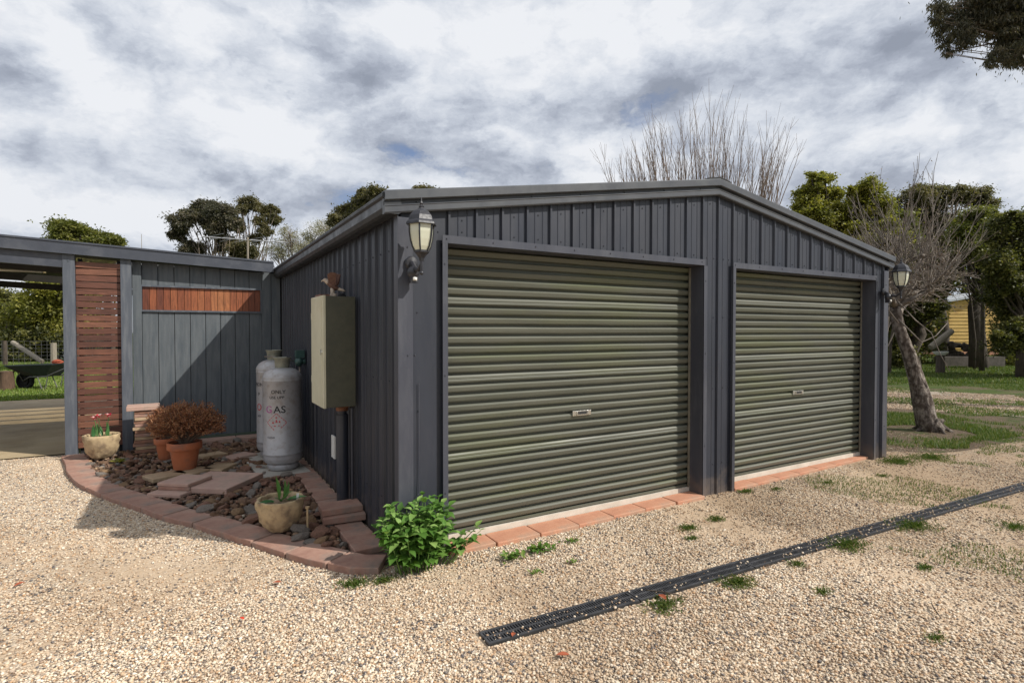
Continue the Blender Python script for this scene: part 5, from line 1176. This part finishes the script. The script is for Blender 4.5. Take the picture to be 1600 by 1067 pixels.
# leaning bare tree on the lawn
random.seed(62); D1 = 9.0; NB = len(BUDS)
lt = thing('leaning_tree', 'leaning grey leafless tree on the lawn right of the garage', 'tree', tuple(gnd(1452, D1)))
tr = [at(1456, 674, D1), at(1447, 655, D1), at(1440, 625, D1), at(1431, 590, D1), at(1420, 555, D1), at(1408, 520, D1), at(1402, 497, D1), at(1400, 480, D1)]
P, R = [], [.19, .145, .128, .118, .108, .095, .085, .07]
m = MB(); m.tube(tr, R, 20)
for a in (0.3, 1.5, 2.8, 4.2, 5.3): b = tr[0] + Vector((math.cos(a) * .12, math.sin(a) * .12, .10)); m.tube([b + Vector((0, 0, .12)), b, tr[0] + Vector((math.cos(a) * .34, math.sin(a) * .34, -.03))], [.04, .035, .012], 8)
m.v = [tuple(Vector(v) + noise.noise_vector(Vector(v) * 5) * .03 + noise.noise_vector(Vector(v) * 19) * .030) for v in m.v]
obj('trunk', m, bark_mid, lt, smooth=True)
m = MB(); heads = []
for (px, py, d, r) in ((1385, 440, -.3, .05), (1398, 430, .2, .06), (1412, 425, 0, .06), (1432, 440, .4, .05), (1450, 455, -.2, .045), (1420, 470, .7, .05), (1375, 470, .3, .045), (1440, 400, 0, .045), (1405, 390, .4, .04), (1470, 430, .5, .035)):
    h = at(px, py, D1 + d); s = tr[-1 if py < 470 else -2]; m.tube([s, s.lerp(h, .5) + rdir() * .06, h], [r, r * .8, r * .6], 8); heads.append((h, px, r))
    m.ball(h, r * 1.1, r * 1.1, r * 1.1, nz=.5)
for h, px, r in heads:
    for k in range(12):
        lean = (px - 1410) / 60 * .26 + random.gauss(0, .36); shoot(m, h + rdir() * .04, RT * lean + Vector((0, 0, 1)) * random.uniform(.5, 1) + FW * random.uniform(-.4, .4), random.choice((.5, .8, 1.0, 1.3, 1.5)) * random.uniform(.7, 1.1), random.uniform(.0045, .009), side=random.choice((5, 7, 9)), curl=.04, wig=.17)
for k in range(260):
    h, px, r = random.choice(heads); shoot(m, h, rdir(-.5, .6), random.uniform(.25, .7), .0035, side=7, curl=-.02, wig=.3)
for pts_ in (((1402, 470), (1430, 500), (1455, 520), (1470, 555), (1484, 580)), ((1405, 500), (1440, 535), (1462, 525), (1480, 505)), ((1404, 505), (1385, 480), (1378, 455))):
    m.tube([at(px, py, D1 - .2) for px, py in pts_], [.011, .009, .007, .005, .004][:len(pts_)], 6)
obj('branches', m, twigl_m, lt, smooth=True)
m = MB()
for q, e in BUDS[NB:]:
    for f in (random.uniform(.3, .7), 1.0):
        if random.random() < .5: continue
        p = q.lerp(e, f); d = rdir(); s_ = d.cross(rdir()).normalized() * .007; m.add([p, p + d * .016 + s_, p + d * .036, p + d * .016 - s_], [(0, 1, 2, 3)])
o = obj('dry_leaves', m, attrmat('dry curled leaves', [(0, (.12, .07, .04)), (.5, (.26, .19, .12)), (1, (.45, .40, .30))], .8), lt); o['kind'] = 'stuff'
# hut
hb = at(1482, 556, 36); hb.z = 0; ht = thing('yellow_hut', 'small yellow weatherboard hut with pale metal roof among the trees', 'hut', tuple(hb)); fw2 = Vector((FW.x, FW.y, 0)).normalized()
w_ = 3.3; m = MB()
for k in range(14):
    z = .45 + k * .225
    for (o0, d, L_) in ((hb, RT, w_),):
        nrm_ = -fw2; m.add([o0 + nrm_ * .03 + Vector((0, 0, z)), o0 + d * L_ + nrm_ * .03 + Vector((0, 0, z)), o0 + d * L_ + Vector((0, 0, z + .225)), o0 + Vector((0, 0, z + .225)), o0 + Vector((0, 0, z)), o0 + d * L_ + Vector((0, 0, z))], [(0, 1, 2, 3), (4, 5, 1, 0)])
c0 = [hb + fw2 * .01, hb + fw2 * 3, hb + RT * w_ + fw2 * 3, hb + RT * w_ + fw2 * .01]; m.add([p + Vector((0, 0, z)) for z in (.3, 3.6) for p in c0], [(0, 1, 5, 4), (1, 2, 6, 5), (2, 3, 7, 6), (0, 3, 7, 4)])
obj('wall', m, yellow_m, ht)
m = MB(); m.obox(hb + RT * w_ / 2 + fw2 * 1.5, RT, fw2, w_ / 2 - .02, 1.48, 0, .42); obj('brick_base', m, brick_m, ht)
m = MB(); e0 = hb - RT * .45 - fw2 * .3 + Vector((0, 0, 3.55)); e1 = hb + RT * (w_ + .3) - fw2 * .3 + Vector((0, 0, 4.25)); m.add([e0, e1, e1 + fw2 * 3.6, e0 + fw2 * 3.6] + [p + Vector((0, 0, -.12)) for p in (e0, e1, e1 + fw2 * 3.6, e0 + fw2 * 3.6)], [(0, 1, 2, 3), (7, 6, 5, 4), (0, 4, 5, 1), (1, 5, 6, 2), (2, 6, 7, 3), (3, 7, 4, 0)]); obj('roof', m, roof_m, ht)
for i, (px, a, lab) in enumerate(((1535, 22, 'tall dark bare trunk standing before the hut, right one'), (1523, 23, 'dark slender tree trunk before the hut, left one'))):
    g = gnd(px, a); m = MB(); m.tube([g, g + Vector((.05, 0, 1.2)), at(px + (1 if i == 0 else -6), 470, a), at(px + (3 if i == 0 else -22), 400, a)], [.10 - .045 * i, .085 - .04 * i, .07 - .03 * i, .03], 8)
    rt2 = thing('slim_tree', lab, 'tree', tuple(g), 'slim trees before the hut')
    for k in range(8): shoot(m, at(px - 3 * i, 500 - k * 10, a), RT * random.choice((-1, 1)) + Vector((0, 0, .8)), random.uniform(.6, 1.4), .02, side=5)
    obj('trunk', m, bark_dark, rt2, smooth=True)
m = MB(); a_, b_ = at(1454, 543, 21), at(1482, 521, 21); m.tube([a_, a_.lerp(b_, .5), b_, at(1486, 518, 21.1)], [.12, .118, .115, .11], 12); tag(obj('fallen_log', m, fpost_m, smooth='auto', loc=tuple(a_)), 'thick pale broken limb slanting beside the hut', 'log')
g = gnd(1470, 21); m = MB(); m.lathe([(.02, .70), (.15, .70), (.23, .78), (.26, .83), (.24, .83), (.14, .74)], tuple(g), 20); tag(obj('bird_bath', m, white_m, smooth='auto', loc=tuple(g)), 'white basin resting on a dark stump under the trees', 'bird bath')
m = MB(); m.tube([g, g + Vector((0, 0, .695))], [.16, .13], 10); tag(obj('tree_stump', m, bark_dark, loc=tuple(g)), 'dark stump carrying the white basin', 'stump')
tag(obj('stone_wall', MB().obox(gnd(1520, 25), RT, fw2, 1.35, .15, 0, .45), pm('low mossy wall', (.14, .12, .1), (.08, .07, .055), 6, .9, .6), loc=tuple(gnd(1520, 25))), 'low dark garden wall in front of the yellow hut', 'wall')
random.seed(77); m = MB()
for k in range(26): c = gnd(1500 + random.uniform(-16, 36), 27) + Vector((0, 0, random.uniform(.3, 1.0))); m.ball(c, random.uniform(.12, .3), random.uniform(.1, .25), random.uniform(.08, .2), 8, 6, nz=.6)
tag(obj('scrap_heap', m, bark_dark), 'dark heap of scrap and prunings at the hut base', 'heap', kind='stuff')
